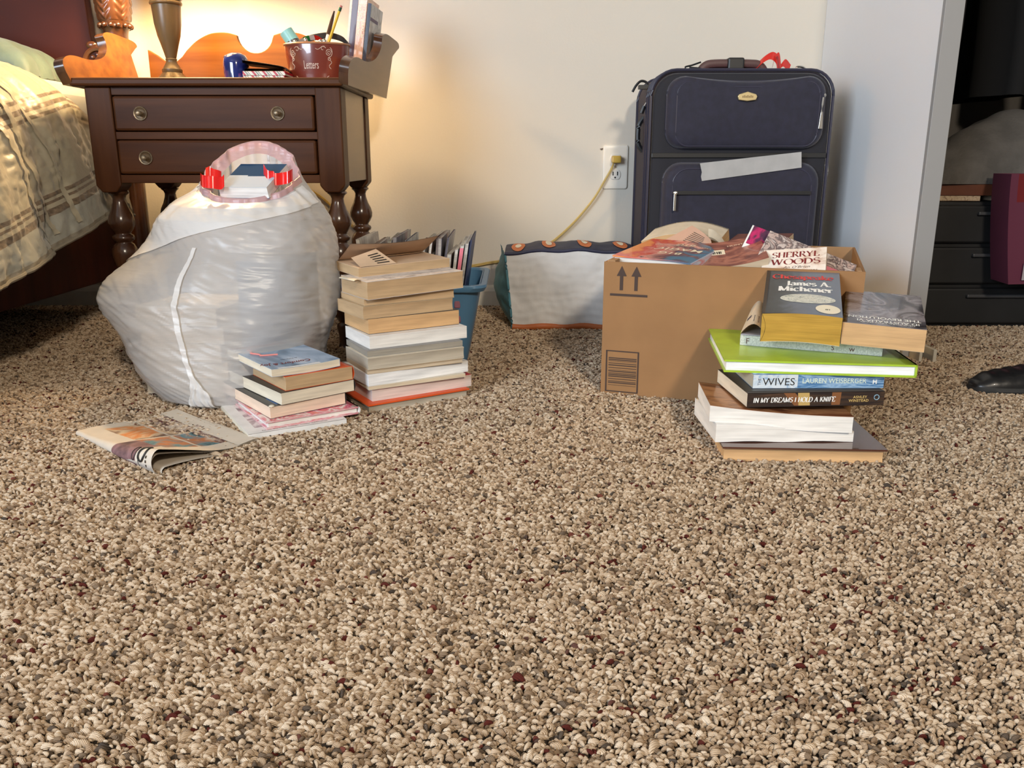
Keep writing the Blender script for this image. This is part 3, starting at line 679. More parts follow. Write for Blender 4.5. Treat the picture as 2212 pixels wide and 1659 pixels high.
mb = MB().box(tk, .018, tk + .001, .09, BH - .10, BH + .002); obj('corner_flap', mb, 'card_in', tb, local=True, bevel=.001)
mb = MB().box(BW - .012, BW - tk, .0045, .05, BH - .12, BH + .001); obj('corner_flap', mb, 'card_in', tb, local=True, bevel=.001)
def onb(x, z): return bowf(x, -.0008, z)
mb = MB()
for x in (.031, .056):
    mb.add([onb(x - .0028, .187), onb(x + .0028, .187), onb(x + .0028, .213), onb(x - .0028, .213)], [(0, 1, 2, 3)])
    mb.add([onb(x - .0085, .211), onb(x + .0085, .211), onb(x, .228)], [(0, 1, 2)])
mb.add([onb(.012, .177), onb(.076, .177), onb(.076, .181), onb(.012, .181)], [(0, 1, 2, 3)])
obj('this_way_up_mark', mb, 'cardink', tb, local=True)
mb = MB(); x0, x1, z0, z1 = .008, .066, .008, .082
for a_ in ((x0, x1, z0, z0 + .002), (x0, x1, z1 - .002, z1), (x0, x0 + .0025, z0, z1), (x1 - .0025, x1, z0, z1)):
    mb.add([onb(a_[0], a_[2]), onb(a_[1], a_[2]), onb(a_[1], a_[3]), onb(a_[0], a_[3])], [(0, 1, 2, 3)])
zz = z0 + .012
random.seed(3)
while zz < z1 - .013:
    h = random.choice([.0006, .0012, .0018]); mb.add([onb(x0 + .005, zz), onb(x1 - .004, zz), onb(x1 - .004, zz + h), onb(x0 + .005, zz + h)], [(0, 1, 2, 3)]); zz += h + random.choice([.0012, .002, .003])
obj('barcode', mb, 'cardink', tb, local=True)
def bl(x, y, z): p = bA + bex * x + bey * y; return np.array([p[0], p[1], z])   # box coordinates -> room
GX = 'books heaped in the cardboard box'
# a hidden layer of books fills the box, the heap lies on it
random.seed(5)
for i, (x, y, yw, z0, T_) in enumerate(((.012, .010, 0, .006, .19), (.19, .012, 0, .006, .17), (.012, .20, 0, .006, .20), (.20, .20, 0, .006, .18))):
    pass
def fbook(label, C_, D_, A, T, b, a=None, **k):
    """cover given by its far-left and far-right corners and a point A lying nearer"""
    C_, D_, A = map(np.array, (C_, D_, A)); R = frame(D_ - C_, C_ - A)
    a = a or np.linalg.norm(D_ - C_); N = C_ - np.array(R.col[1]) * b - np.array(R.col[2]) * T
    return book(label, N, R, a, b, T, group=GX, **k)
def qbook(label, A, B_, C_, T, a=None, b=None, **k):
    """cover given by near-left A, near-right B, far-left C (room points)"""
    A, B_, C_ = map(np.array, (A, B_, C_)); R = frame(B_ - A, C_ - A)
    a = a or np.linalg.norm(B_ - A); b = b or np.linalg.norm(C_ - A)
    N = A - np.array(R.col[2]) * T
    return book(label, N, R, a, b, T, group=GX, **k)
CV['bigmagic'] = artg('watercolour', [(.80, .30, .08), (.62, .07, .05), (.70, .32, .26), (.16, .06, .07), (.08, .20, .32)], 0)
CV['bm_spine'] = art('watercolour_spine', [(.55, .20, .22), (.45, .50, .60), (.18, .32, .44)], (2, 3, 1))
t, f = qbook('hardcover with watercolour jacket and upside-down title at the left front of the box', P(1323, 551, Y=1.45), P(1500, 566, Y=1.375), P(1372, 514, Y=1.62), .030, a=.142, b=.185,
             pm='white', top=CV['bigmagic'], bot='red', spm=CV['bm_spine'], spine='right', hard=True, round_spine=.006, bend=lambda x, y: -.004 * max(0, (x - .10) / .042) ** 2)
fl = lambda cx, cy: (lambda x, y: f(cx - x, cy - y, .0304))
text_part('title_lettering', 'MAGIC', fl(.128, .105), INK['cream'], t, .030, bold=.0004, xs=.85, spacing=1.15)
text_part('title_lettering', 'BIG', fl(.100, .150), INK['cream'], t, .022, xs=.9, spacing=1.3)
text_part('title_lettering', 'BIG', fl(.104, .066), INK['cream'], t, .026, bold=.0003, xs=.9, spacing=1.3)
text_part('subtitle_lettering', 'CREATIVE LIVING BEYOND FEAR', fl(.132, .135), INK['cream'], t, .0085, xs=.85)
# cream paperback standing behind it, with a printed page sticking up
t, f = qbook('yellowed paperback lying open behind the watercolour hardcover in the box', P(1385, 521, Y=1.66), P(1545, 512, Y=1.60), P(1440, 494, Y=1.74), .022, a=.150, b=.11, pm='orange', top=CV['cream'], spine='far', bend=lambda x, y: .012 * sin(pi * min(1, x / .15)) - .010 * (x / .15) ** 3)
def leaf(pts, n=8, bow=.004, name='printed_page', par=None, m='txtpage'):
    p0, p1, p2, p3 = [np.array(q) for q in pts]
    fn = lambda u, v: (p0 + (p1 - p0) * u) * (1 - v) + (p3 + (p2 - p3) * u) * v + np.array([0, -bow * sin(pi * u), bow * .4 * sin(pi * u)])
    o = obj(name, MB().grid(fn, n, n), m, par, smooth=True); return fn, o
M['pinkpage'] = mat('pinkish_page', (.50, .32, .24), .8)
fn, o = leaf([P(1425, 524, Y=1.615), P(1545, 552, Y=1.50), P(1535, 517, Y=1.56), P(1495, 487, Y=1.62)], par=t, m='pinkpage')
mb = MB()
for k in range(9):
    v0 = .15 + .08 * k
    mb.grid(lambda u, v: fn(.30 + .42 * u, v0 + .025 * v) + np.array([0, -.0006, .0002]), 6, 1)
obj('page_printing', mb, INK['black'], t)
mb = MB().grid(lambda u, v: np.array(P(1530 + 42 * u, 494 + 40 * u * u + 18 * v, Y=1.60 - .02 * v)) + np.array([0, 0, 0]), 8, 3)
obj('curled_page', mb, CV['cream'], t, smooth=True)
CV['redbrown'] = art('red_brown_cover', [(.13, .03, .02), (.24, .07, .045), (.42, .16, .10), (.2, .05, .03)], (2, 4, 1))
t, f = qbook('plain maroon paperback lying behind the barcoded one in the middle of the box', P(1540, 545, Y=1.50), P(1640, 545, Y=1.46), P(1570, 518, Y=1.60), .022, a=.105, b=.17, pm='cream', top=mat('cover_maroon', (.13, .035, .022), .4), spine='left')
t, f = qbook('reddish paperback with white barcode sticker bent upwards in the box', P(1505, 578, Y=1.40), P(1640, 583, Y=1.385), P(1540, 541, Y=1.50), .020, a=.115, b=.150, pm='beige', top=CV['redbrown'], spine='left', bend=lambda x, y: .022 * (x / .115) ** 2)
mb = MB().box(.010, .052, .070, .098, .0203, .0206, 0, f, (4, 2, 1)); obj('price_sticker', mb, INK['cream'], t, local=True)
mb = MB()
for k in range(10): mb.box(.014 + .0034 * k, .0155 + .0034 * k + .0006 * (k % 3), .074, .088, .0206, .0208, 0, f)
obj('barcode', mb, INK['black'], t, local=True)
text_part('author_lettering', 'HUNTER', lambda x, y: f(.058 + x, .112 + y, .0203), INK['cream'], t, .010)
CV['lips'] = art('lips_photo', [(.03, .02, .04), (.10, .02, .06), (.50, .02, .12), (.06, .02, .05)], (1.5, 2.0, 1), dist=1.6)
t, f = fbook('paperback with dark pink lips photo standing up in the box', P(1626, 486, Y=1.50), P(1674, 504, Y=1.485), P(1606, 552, Y=1.47), .016, .075, pm='lcream', top=[CV['white'], CV['lips'], CV['red']], spine='right',
             fmat=lambda u, v: 1 if v > .48 and u > .06 else (2 if v < .16 or (v < .28 and u < .3) else 0))
CV['leaves'] = art('leaf_line_print', [(.62, .50, .45), (.70, .60, .55), (.10, .06, .06), (.66, .50, .44), (.22, .14, .12)], (5, 2.6, 1), dist=3)
CV['pinkc'] = art('pink_panel', [(.75, .22, .28), (.82, .30, .34)], (3, 3, 1))
# long leaf-patterned one running down to the right
t, f = fbook('leaf-patterned paperback with pink title panel slanting down to the right of the box', P(1664, 498, Y=1.47), P(1851, 572, Y=1.42), P(1650, 592, Y=1.37), .018, .105, pm='lcream', top=[CV['leaves'], CV['pinkc']], spine='far',
             fmat=lambda u, v: 1 if (.55 < u < .93 and v < .66) else 0)
text_part('title_lettering', 'OVSSI', lambda x, y: f(.104 - y, .070 - x, .0182), INK['brown'], t, .030, xs=.75, shear=.2)
text_part('title_lettering', 'THE', lambda x, y: f(.118 - y, .045 - x, .0182), INK['brown'], t, .012, xs=.9)
text_part('title_lettering', 'RANE', lambda x, y: f(.132 - y, .055 - x, .0182), INK['brown'], t, .012, xs=.9)
CV['woods'] = art('pale_scene', [(.55, .38, .28), (.80, .68, .58), (.85, .78, .70), (.80, .70, .60)], (2, 2, 1))
CV['porch'] = art('porch_scene', [(.12, .05, .03), (.72, .62, .52), (.68, .12, .04), (.80, .70, .60), (.07, .09, .07)], (6, 5, 1), dist=.4)
t, f = fbook('cream paperback with dark red serif lettering leaning at the front of the box', P(1650, 541, Y=1.42), P(1776, 534, Y=1.385), P(1641, 592, Y=1.365), .017, .098, a=.1, pm='lcream', top=[CV['woods'], CV['porch']], spine='left', fmat=lambda u, v: 1 if v < .32 else 0)
pen_text('author_lettering', 'SHERRYL', lambda x, y: f(.052 + x, .074 + y, .0172), INK['maroon'], t, .0150, xs=1.0, thick=.19, thin=.035, align='CENTER')
pen_text('author_lettering', 'WOODS', lambda x, y: f(.053 + x, .054 + y, .0172), INK['maroon'], t, .0150, xs=1.25, thick=.17, thin=.03, align='CENTER')
text_part('title_lettering', "An O'Brien", lambda x, y: f(.055 + x, .043 + y, .0172), INK['brown'], t, .009, shear=.3, align='CENTER')
text_part('title_lettering', 'Family Christmas', lambda x, y: f(.053 + x, .033 + y, .0172), INK['brown'], t, .009, shear=.3, align='CENTER', xs=1.1)
# lower layer the heap rests on
for i, (x, y, a_, b_, top_, pm_, lab) in enumerate((
    (.008, .012, .175, .110, .190, 'tan', 'tan paperback lying under the watercolour hardcover inside the box'),
    (.215, .012, .175, .110, .180, 'cream', 'cream paperback lying under the serif-lettered one inside the box'),
    (.300, .150, .105, .175, .200, 'white', 'white paperback lying flat at the right rear inside the box'),
    (.030, .200, .120, .185, .195, 'tan', 'tan paperback lying at the left rear inside the box'),
    (.170, .180, .105, .170, .205, 'beige', 'beige paperback lying in the middle rear inside the box'))):
    book(lab, bl(x, y, top_ - .022), Matrix.Rotation(byaw, 3, 'Z'), a_, b_, .022, pm=pm_, top='tan' if i % 2 else 'cream', spine='far', group=GX)
    for q in range(0):
        book('paperback packed in the lower layers of the box under the heap', bl(x + .002, y + .002, .0055 + q * .0242), Matrix.Rotation(byaw, 3, 'Z'), a_ - .004, b_ - .004, .0235, pm='tan', top='cream', spine='far', group='paperbacks packed in the lower layers of the box')

# ---------------------------------------------------------------- suitcase
M['ballistic'] = mat('navy_ballistic_fabric', (.012, .011, .027), .75, vary=(60, .18), bump=(900, .25, .0006), sheen=.25)
M['ballistic_d'] = mat('dark_suitcase_fabric', (.009, .0085, .014), .78, bump=(900, .25, .0006), sheen=.15)
M['piping'] = mat('suitcase_piping', (.035, .033, .055), .4)
M['gusset'] = mat('suitcase_side_fabric', (.030, .020, .032), .7, bump=(600, .2, .0006))
M['logo'] = mat('badge_gold', (.62, .50, .27), .35, .7)
def rrect(x0, x1, z0, z1, r, n=7, dip=0.):
    pts = []
    for cx, cz, a0 in ((x1 - r, z0 + r, -90), (x1 - r, z1 - r, 0), (x0 + r, z1 - r, 90), (x0 + r, z0 + r, 180)):
        for i in range(n + 1):
            a = radians(a0 + 90 * i / n); pts.append((cx + r * cos(a), cz + r * sin(a)))
    if dip:
        out = []; xc = (x0 + x1) / 2; hw = (x1 - x0) / 2
        k = len(pts)
        for i, p in enumerate(pts):
            out.append(p); q = pts[(i + 1) % k]
            if abs(p[1] - z1) < 1e-6 and abs(q[1] - z1) < 1e-6:
                for j in range(1, 12):
                    x = p[0] + (q[0] - p[0]) * j / 12; u = (x - xc) / (abs(p[0] - q[0]) / 2)
                    out.append((x, z1 - dip * (1 - u * u) ** 1.0))
        pts = out
    return pts
def pillow(pts, y_back, y_front, inset=.006, bulge=.0, mi=0, rings=4):
    """raised panel whose face (towards -Y) has rolled edges"""
    mb = MB(); P2 = np.array(pts); c = P2.mean(0); n = len(P2); V = []; Fc = []
    for k in range(rings + 1):
        a = k / rings * pi / 2; s_ = inset * (1 - cos(a)); y = y_back + (y_front - y_back) * sin(a)
        for p in P2:
            d = c - p; l = np.linalg.norm(d); q = p + d / l * s_ * 1.3; V.append((q[0], y, q[1]))
    for f_ in (.85, .6, .3):
        for p in V[rings * n:(rings + 1) * n]:
            q = c + (np.array((p[0], p[2])) - c) * f_; V.append((q[0], y_front - bulge * (1 - f_ ** 2), q[1]))
    R_ = rings + 4
    for k in range(R_ - 1):
        for i in range(n): Fc.append((k * n + i, k * n + (i + 1) % n, (k + 1) * n + (i + 1) % n, (k + 1) * n + i))
    Fc.append(tuple((R_ - 1) * n + i for i in range(n)))
    return mb.add(V, Fc, mi)
def loop_tube(pts, y, r, n=6, mi=0): return MB().tube([(p[0], y, p[1]) for p in pts], r, n, mi, closed=True)
SX0, SX1, SY, SYB, SZ = .318, .731, 2.0, 2.225, .603
ts = thing('suitcase', 'upright navy fabric suitcase with a strip of tape across its front against the wall', 'suitcase', ((SX0 + SX1) / 2, 2.11, 0))
body = rrect(SX0, SX1, .012, SZ - .008, .055)
mb = MB().prism(body, SY + .012, SYB); obj('body', mb, 'gusset', ts, smooth=True, bevel=.006)
front = rrect(SX0 + .004, SX1 - .004, .015, SZ - .012, .055)
obj('front_panel', pillow(front, SY + .015, SY, .006), 'ballistic_d', ts, smooth=True)
for y in (SY + .004, SY + .035, SY + .060, SYB - .01):
    obj('piping', loop_tube(rrect(SX0 - .001, SX1 + .001, .011, SZ - .006, .056), y, .0035), 'piping', ts, smooth=True)
obj('zipper', loop_tube(rrect(SX0 + .001, SX1 - .001, .014, SZ - .009, .054), SY + .020, .003), 'black', ts, smooth=True)
up = rrect(.350, .712, .425, .583, .040, dip=.010)
pk = obj('upper_pocket', pillow(up, SY + .002, SY - .020, .012, .008), 'ballistic', ts, smooth=True)
obj('piping', loop_tube(rrect(.352, .710, .427, .581, .040, dip=.010), SY - .006, .0022), 'piping', pk, smooth=True)
obj('piping', loop_tube(rrect(.372, .694, .43, .570, .030, dip=.012), SY - .0195, .0018), 'piping', pk, smooth=True)
lo = rrect(.348, .712, .05, .395, .045)
pk2 = obj('lower_pocket', pillow(lo, SY + .002, SY - .026, .012, .006), 'ballistic', ts, smooth=True)
obj('piping', loop_tube(rrect(.350, .710, .052, .393, .044), SY - .008, .0022), 'piping', pk2, smooth=True)
obj('piping', loop_tube(rrect(.370, .690, .06, .380, .036), SY - .0255, .0018), 'piping', pk2, smooth=True)
mb = MB().box(.372, .688, SY - .0335, SY - .029, .322, .331); zp = obj('pocket_zipper', mb, 'black', pk2, bevel=.001)
mb = MB().sphere((.376, SY - .035, .3265), (.006, .004, .005), 10, 6).box(.3715, .3775, SY - .0405, SY - .038, .286, .325); obj('zipper_pull', mb, 'steel', ts, bevel=.001)
obj('divider_seam', MB().box(SX0 + .004, SX1 - .004, SY - .003, SY + .004, .404, .416), 'black', ts, bevel=.002)
# badge
mb = MB(); hx = [(-.022, 0), (-.019, -.0075), (0, -.010), (.019, -.0075), (.022, 0), (.019, .0050), (0, .0105), (-.019, .0050)]
mb.prism([(.527 + x, .537 + z) for x, z in hx], SY - .0345, SY - .026); obj('badge', mb, 'logo', ts, bevel=.0015)
mb = MB()
for i in range(7): mb.box(.515 + .0036 * i, .5175 + .0036 * i, SY - .0352, SY - .0344, .5345, .5385 + .0012 * (i % 2))
obj('badge_relief', mb, mat('badge_dark', (.28, .2, .1), .5, .5), ts)
# zipper pulls on the right of the upper pocket
mb = MB().sphere((.703, SY - .012, .541), (.008, .005, .006), 10, 6).box(.690, .701, SY - .018, SY - .014, .528, .538); obj('zipper_pull', mb, 'steel', ts, bevel=.001)
mb = MB().tube([(.702, SY - .018, .536), (.700, SY - .022, .52), (.699, SY - .023, .503)], .0022, 6); obj('pull_cord', mb, mat('pull_cord_grey', (.3, .28, .25), .6), ts, smooth=True)
mb = MB().prism([(.694, .468), (.704, .468), (.7015, .505), (.6965, .505)], SY - .026, SY - .022); obj('zipper_pull', mb, 'steel', ts, bevel=.001)
# handle, side handle, hooks, ribbon
hz = SZ - .004
mb = MB().tube(catmull([(.435, 2.06, hz - .006), (.447, 2.06, hz + .010), (.47, 2.06, hz + .016), (.55, 2.06, hz + .016), (.575, 2.06, hz + .012), (.59, 2.06, hz - .006)], 5), .010, 8, flat=.9); obj('handle', mb, mat('handle_brown', (.075, .028, .028), .5), ts, smooth=True)
mb = MB().box(.498, .536, 2.045, 2.075, hz + .002, hz + .029); obj('handle_wrap', mb, 'black', ts, bevel=.004)
mb = MB().tube(catmull([(.405, 2.05, hz), (.40, 2.05, hz + .008), (.415, 2.05, hz + .012), (.436, 2.05, hz + .019)], 4), .0022, 6).tube([(.41, 2.05, hz + .004), (.435, 2.05, hz + .002)], .006, 6); obj('strap', mb, 'black', ts, smooth=True)
mb = MB().tube(catmull([(.66, 2.05, hz - .004), (.658, 2.05, hz + .008), (.672, 2.05, hz + .008), (.682, 2.05, hz)], 4), .0025, 6); obj('zipper_pull', mb, 'steel', ts, smooth=True)
M['ribbon'] = mat('red_ribbon', (.62, .03, .02), .25, coat=.4)
def ribbon(pts, w_, nm, m, par=None, ax=(.35, .35, .85)):
    c = catmull(pts, 6); a = np.array(ax, float); k = len(c)
    return obj(nm, MB().grid(lambda u, v: c[int(round(u * (k - 1)))] + a * (v - .5) * w_, k - 1, 2), m, par, smooth=True)
rb = ribbon([(.565, 2.06, hz + .008), (.580, 2.05, hz + .024), (.598, 2.05, hz + .033), (.612, 2.05, hz + .024), (.617, 2.05, hz + .006), (.630, 2.055, hz + .018), (.645, 2.06, hz + .006)], .02, 'luggage_ribbon', 'ribbon')
tag(rb, 'shiny red ribbon tied to the top handle of the navy suitcase', 'ribbon')
rb2 = ribbon([(.600, 2.045, hz + .006), (.604, 2.043, hz + .028), (.612, 2.043, hz + .034), (.619, 2.043, hz + .004)], .010, 'ribbon_tail', 'ribbon', rb)
mb = MB().tube(catmull([(.322, 2.09, .565), (.318, 2.09, .577), (.305, 2.09, .580), (.294, 2.09, .570), (.286, 2.09, .556)], 5), .0032, 6).box(.300, .325, 2.08, 2.10, .562, .571); obj('side_strap', mb, 'black', ts, smooth=False)
mb = MB().tube([(.318, 2.06, .534), (.309, 2.06, .520)], .0018, 6); obj('zipper_pull', mb, 'steel', ts)
mb = MB().tube([(.310, 2.06, .522), (.304, 2.06, .506)], .0055, 8); obj('pull_grip', mb, 'black', ts, smooth=True)
mb = MB().tube(catmull([(SX0 + .002, 2.12, .50), (SX0 - .010, 2.12, .48), (SX0 - .010, 2.12, .44), (SX0 + .002, 2.12, .42)], 5), .006, 8); obj('side_handle', mb, 'black', ts, smooth=True)
mb = MB().tube(catmull([(SX1 - .001, 2.03, .385), (SX1 + .010, 2.03, .388), (SX1 + .013, 2.03, .376), (SX1 + .011, 2.03, .362)], 4), .0028, 6); obj('zipper_pull', mb, 'steel', ts, smooth=True)
# silver-grey tape across the divider
M['tape'] = mat('grey_masking_tape', (.40, .39, .38), .65, vary=(30, .06))
q = [P(1516, 391, Y=SY - .0295), P(1731, 362, Y=SY - .0295), P(1731, 328, Y=SY - .0295), P(1508, 353, Y=SY - .0295)]
mb = MB(); 
def tp(u, v):
    b0 = q[0] + (q[1] - q[0]) * u; t0 = q[3] + (q[2] - q[3]) * u; p = b0 + (t0 - b0) * v
    return p + np.array([(.004 if v > .45 and u < .01 else 0), -.001 - .0006 * sin(u * 9), 0])
mb.grid(tp, 24, 4).grid(lambda u, v: tp(u, v) + np.array([0, .0004, 0]), 24, 4, flip=True)
tag(obj('tape_strip', mb, 'tape', smooth=True), 'slanted strip of pale grey tape stuck across the navy suitcase front', 'tape')

# ---------------------------------------------------------------- outlet and cords
M['ivory'] = mat('ivory_plastic', (.80, .75, .66), .35)
M['recept'] = mat('receptacle_white', (.75, .71, .64), .3)
M['cord'] = mat('yellow_cord', (.56, .40, .13), .45)
ox, oz = .279, .381
to = thing('wall_outlet', 'ivory duplex wall outlet with a yellow plug in its upper socket', 'outlet', (ox, WY, oz))
obj('cover_plate', pillow(rrect(ox - .034, ox + .034, oz - .058, oz + .058, .006, 4), WY, WY - .006, .003), 'ivory', to, smooth=True)
for dz in (.0215, -.0195):
    mb = MB().prism([(ox + .0145 * cos(a) * 1.0, oz + dz + max(-.0125, min(.0125, .0165 * sin(a)))) for a in np.linspace(0, 2 * pi, 25)[:-1]], WY - .0085, WY - .003)
    r = obj('receptacle', mb, 'recept', to, bevel=.0006)
    mb = MB().box(ox - .0075, ox - .0045, WY - .0089, WY - .0084, oz + dz - .002, oz + dz + .008).box(ox + .0045, ox + .0075, WY - .0089, WY - .0084, oz + dz - .002, oz + dz + .008)
    mb.prism([(ox + .0025 * cos(a), oz + dz - .0075 + .0025 * sin(a)) for a in np.linspace(0, 2 * pi, 11)[:-1]], WY - .0089, WY - .0084)
    obj('socket_slots', mb, 'black', r)
mb = MB().prism([(ox + .003 * cos(a), oz + .001 + .003 * sin(a)) for a in np.linspace(0, 2 * pi, 13)[:-1]], WY - .0072, WY - .005); obj('screw', mb, 'brass_old', to)
cy = WY - .016
cp = [P(1326, 346, Y=cy - .016), P(1322, 362, Y=cy), P(1305, 392, Y=cy), P(1282, 430, Y=cy), P(1240, 480, Y=cy), P(1196, 520, Y=cy + .002), P(1165, 538, Y=cy + .004), P(1132, 549, Y=cy + .006), P(1105, 560, Y=cy + .006), P(1060, 567, Y=cy + .006), P(1000, 575, Y=cy + .006), P(930, 560, Y=cy + .006), P(830, 527, Y=cy + .008), P(780, 502, Y=cy + .008), P(735, 465, Y=cy + .008), P(700, 430, Y=cy + .008), P(660, 404, Y=cy + .008), P(620, 375, Y=cy + .006), P(560, 330, Y=cy + .004)]
c = catmull(cp, 5)
mb = MB(); mb.tube([p + np.array([0, 0, .0016]) for p in c], .0022, 6).tube([p + np.array([0, 0, -.0018]) for p in c], .0022, 6)
tc_ = obj('extension_cord', mb, 'cord', smooth=True); tag(tc_, 'thin yellow two-wire cord drooping along the wall from the outlet', 'cord')
mb = MB().box(ox - .012, ox + .012, cy - .018, WY - .0087, oz + .011, oz + .030); obj('plug', mb, mat('plug_yellow', (.50, .32, .05), .35), tc_, bevel=.003)
obj('wall_paint_chip', MB().prism([(.236, .429), (.245, .431), (.245, .427), (.240, .425)], WY - .0012, WY - .0002), mat('chipped_plaster', (.12, .09, .07), .9), None)
tag(bpy.data.objects['wall_paint_chip'], 'small dark paint chip on the wall left of the outlet plate', 'paint chip')

# ---------------------------------------------------------------- quilted shopping bag lying by the wall
M['quilt'] = mat('white_quilted_fabric', (.62, .61, .60), .7, vary=(18, .05), bump=((30, 30, 45), .35, .003))
M['teal'] = mat('teal_gusset_fabric', (.07, .21, .27), .6, vary=(20, .2), bump=(40, .4, .004))
M['navyf'] = mat('navy_print_fabric', (.016, .018, .05), .6, vary=(20, .2), bump=(30, .3, .003))
M['rustf'] = mat('rust_binding', (.42, .11, .025), .55, bump=(40, .3, .003))
tq = thing('quilted_bag', 'white quilted bag with teal gusset and rust binding lying by the wall', 'bag', (.17, 2.10, 0))
Q = lambda x, y, Y: P(x, y, Y=Y)
def qf(u, v):
    x = .0 + (.022 * (1 - v)) * -0 + (.300) * u + (-.018 * v * (1 - u)); z = .006 + .178 * v + .008 * sin(u * pi) * v - .002 * sin(u * 19)
    y = 1.985 + .012 * v - .006 * sin(pi * v) * sin(pi * u)
    dn = mn.noise(Vector((u * 6, v * 3, .3))) * .006 + mn.noise(Vector((u * 24, v * 10, 2))) * .0018 + .0005 * sin(v * 60 + 4 * mn.noise(Vector((u * 5, v * 5, 0))))
    return (x, y + dn, z)
obj('quilted_panel', MB().grid(qf, 60, 40), 'quilt', tq, smooth=True)
def qtop(u, v): a = qf(u, 1); return (a[0] + .03 * v * (1 - 2 * u) * .2, a[1] + .20 * v, a[2] + .012 * sin(pi * v * .9) * (.6 + .4 * u) + .004 * mn.noise(Vector((u * 8, v * 4, 5))))
obj('top_panel', MB().grid(qtop, 30, 16), 'navyf', tq, smooth=True)
mb = MB()
for k, cu in enumerate((.10, .34, .62, .90)):
    mb.grid(lambda u, v: tuple(np.array(qtop(cu + .055 * v * cos(2 * pi * u), .42 + .30 * v * sin(2 * pi * u))) + np.array([0, 0, .0015])), 16, 3, 0)
    mb.grid(lambda u, v: tuple(np.array(qtop(cu + .025 * v * cos(2 * pi * u), .42 + .14 * v * sin(2 * pi * u))) + np.array([0, 0, .0025])), 12, 2, 1)
obj('printed_ornament', mb, [mat('ornament_orange', (.62, .17, .04), .6), INK['cream']], tq)
def qs(u, v): a = qf(0, v); return (a[0] - .030 * sin(pi * u) * sin(pi * min(1, v * 1.1)) - .012 * u + .004 * mn.noise(Vector((u * 9, v * 9, 3))), a[1] + .20 * u, a[2] + .006 * u)
obj('side_gusset', MB().grid(qs, 20, 24), 'teal', tq, smooth=True)
obj('side_gusset', MB().grid(lambda u, v: (qf(1, v)[0] + .01 * sin(pi * u), qf(1, v)[1] + .2 * u, qf(1, v)[2]), 12, 12), 'teal', tq, smooth=True)
mb = MB().tube([np.array(qf(u, 0)) + np.array([0, -.002, .004]) for u in np.linspace(0, 1, 30)], .0075, 8, flat=.6); obj('binding', mb, 'rustf', tq, smooth=True)
mb = MB().tube([np.array(qf(u, 1)) for u in np.linspace(0, 1, 30)], .004, 8); obj('top_binding', mb, 'navyf', tq, smooth=True)
mb = MB().tube([np.array(qf(0.004, v)) for v in np.linspace(0, 1, 20)], .003, 6); obj('edge_seam', mb, 'teal', tq, smooth=True)

# ---------------------------------------------------------------- blue basket of magazines
M['bluep'] = mat('blue_basket_plastic', (.09, .22, .38), .38, spec=.5)
BX0, BX1, BY0, BY1, BZ = -.322, -.062, 1.605, 1.875, .163
tbk = thing('plastic_basket', 'blue plastic basket packed with upright magazines behind the tall stack', 'basket', ((BX0 + BX1) / 2, (BY0 + BY1) / 2, 0))
def ringb(z, grow):
    k = z / BZ; ins = .030 * (1 - k) - grow
    return [(x, y, z) for x, y in rrect(BX0 + ins, BX1 - ins, BY0 + ins, BY1 - ins, .03, 6)]
def shell(zs, gr):
    V = []; n = None
    for z, g in zip(zs, gr): r_ = ringb(z, g); n = len(r_); V += r_
    return V, n
def shellmesh(zs, gr, cap=False):
    V, n = shell(zs, gr); Fc = [(k * n + i, k * n + (i + 1) % n, (k + 1) * n + (i + 1) % n, (k + 1) * n + i) for k in range(len(zs) - 1) for i in range(n)]
    if cap: Fc.append(tuple(range(n)))
    return MB().add(V, Fc)
mb = shellmesh([.002, .04, .10, .150, BZ, BZ, .150, .10, .04, .005], [0, 0, 0, 0, 0, -.003, -.003, -.003, -.003, -.003], True); obj('shell', mb, 'bluep', tbk, smooth=True)
mb = shellmesh([BZ - .010, BZ - .002, BZ + .003, BZ + .003, BZ - .002, BZ - .010], [.010, .013, .011, .001, -.002, 0]); obj('rim', mb, 'bluep', tbk, smooth=True)
mb = MB()
for z0 in (.128, .098, .066, .036):
    for k in range(1):
        x = BX1 - .045; mb.box(x - .006, x + .006, BY0 - .0012 + (.03 * (1 - z0 / BZ)), BY0 + .004 + (.03 * (1 - z0 / BZ)), z0 - .008, z0 + .008)
        x = BX1 - .075; mb.box(x - .006, x + .006, BY0 - .0012 + (.03 * (1 - z0 / BZ)), BY0 + .004 + (.03 * (1 - z0 / BZ)), z0 - .008, z0 + .008)
obj('slot', mb, mat('slot_view_magazine', (.30, .12, .17), .6), tbk, bevel=.002)
MAGC = [(.32, .30, .30), (.22, .17, .15), (.42, .37, .33), (.12, .11, .13), (.50, .46, .42), (.28, .18, .15), (.36, .33, .27), (.60, .56, .50)]
magm = [pages('magazine_edges_%s' % n_, c_, .45) for n_, c_ in zip('abcdefgh', MAGC)]
magc = [art('magazine_cover_%s' % n_, [c1, c2, c3], (2, 2, 1)) for n_, (c1, c2, c3) in zip('abcd', (((.5, .45, .42), (.1, .1, .14), (.6, .2, .2)), ((.7, .68, .62), (.35, .3, .28), (.8, .76, .7)), ((.12, .08, .07), (.3, .2, .17), (.6, .52, .45)), ((.25, .32, .42), (.6, .62, .62), (.1, .1, .12))))]
random.seed(11)
x = BX0 + .034; i = 0
special = {}
GM = 'magazines standing in the blue basket'
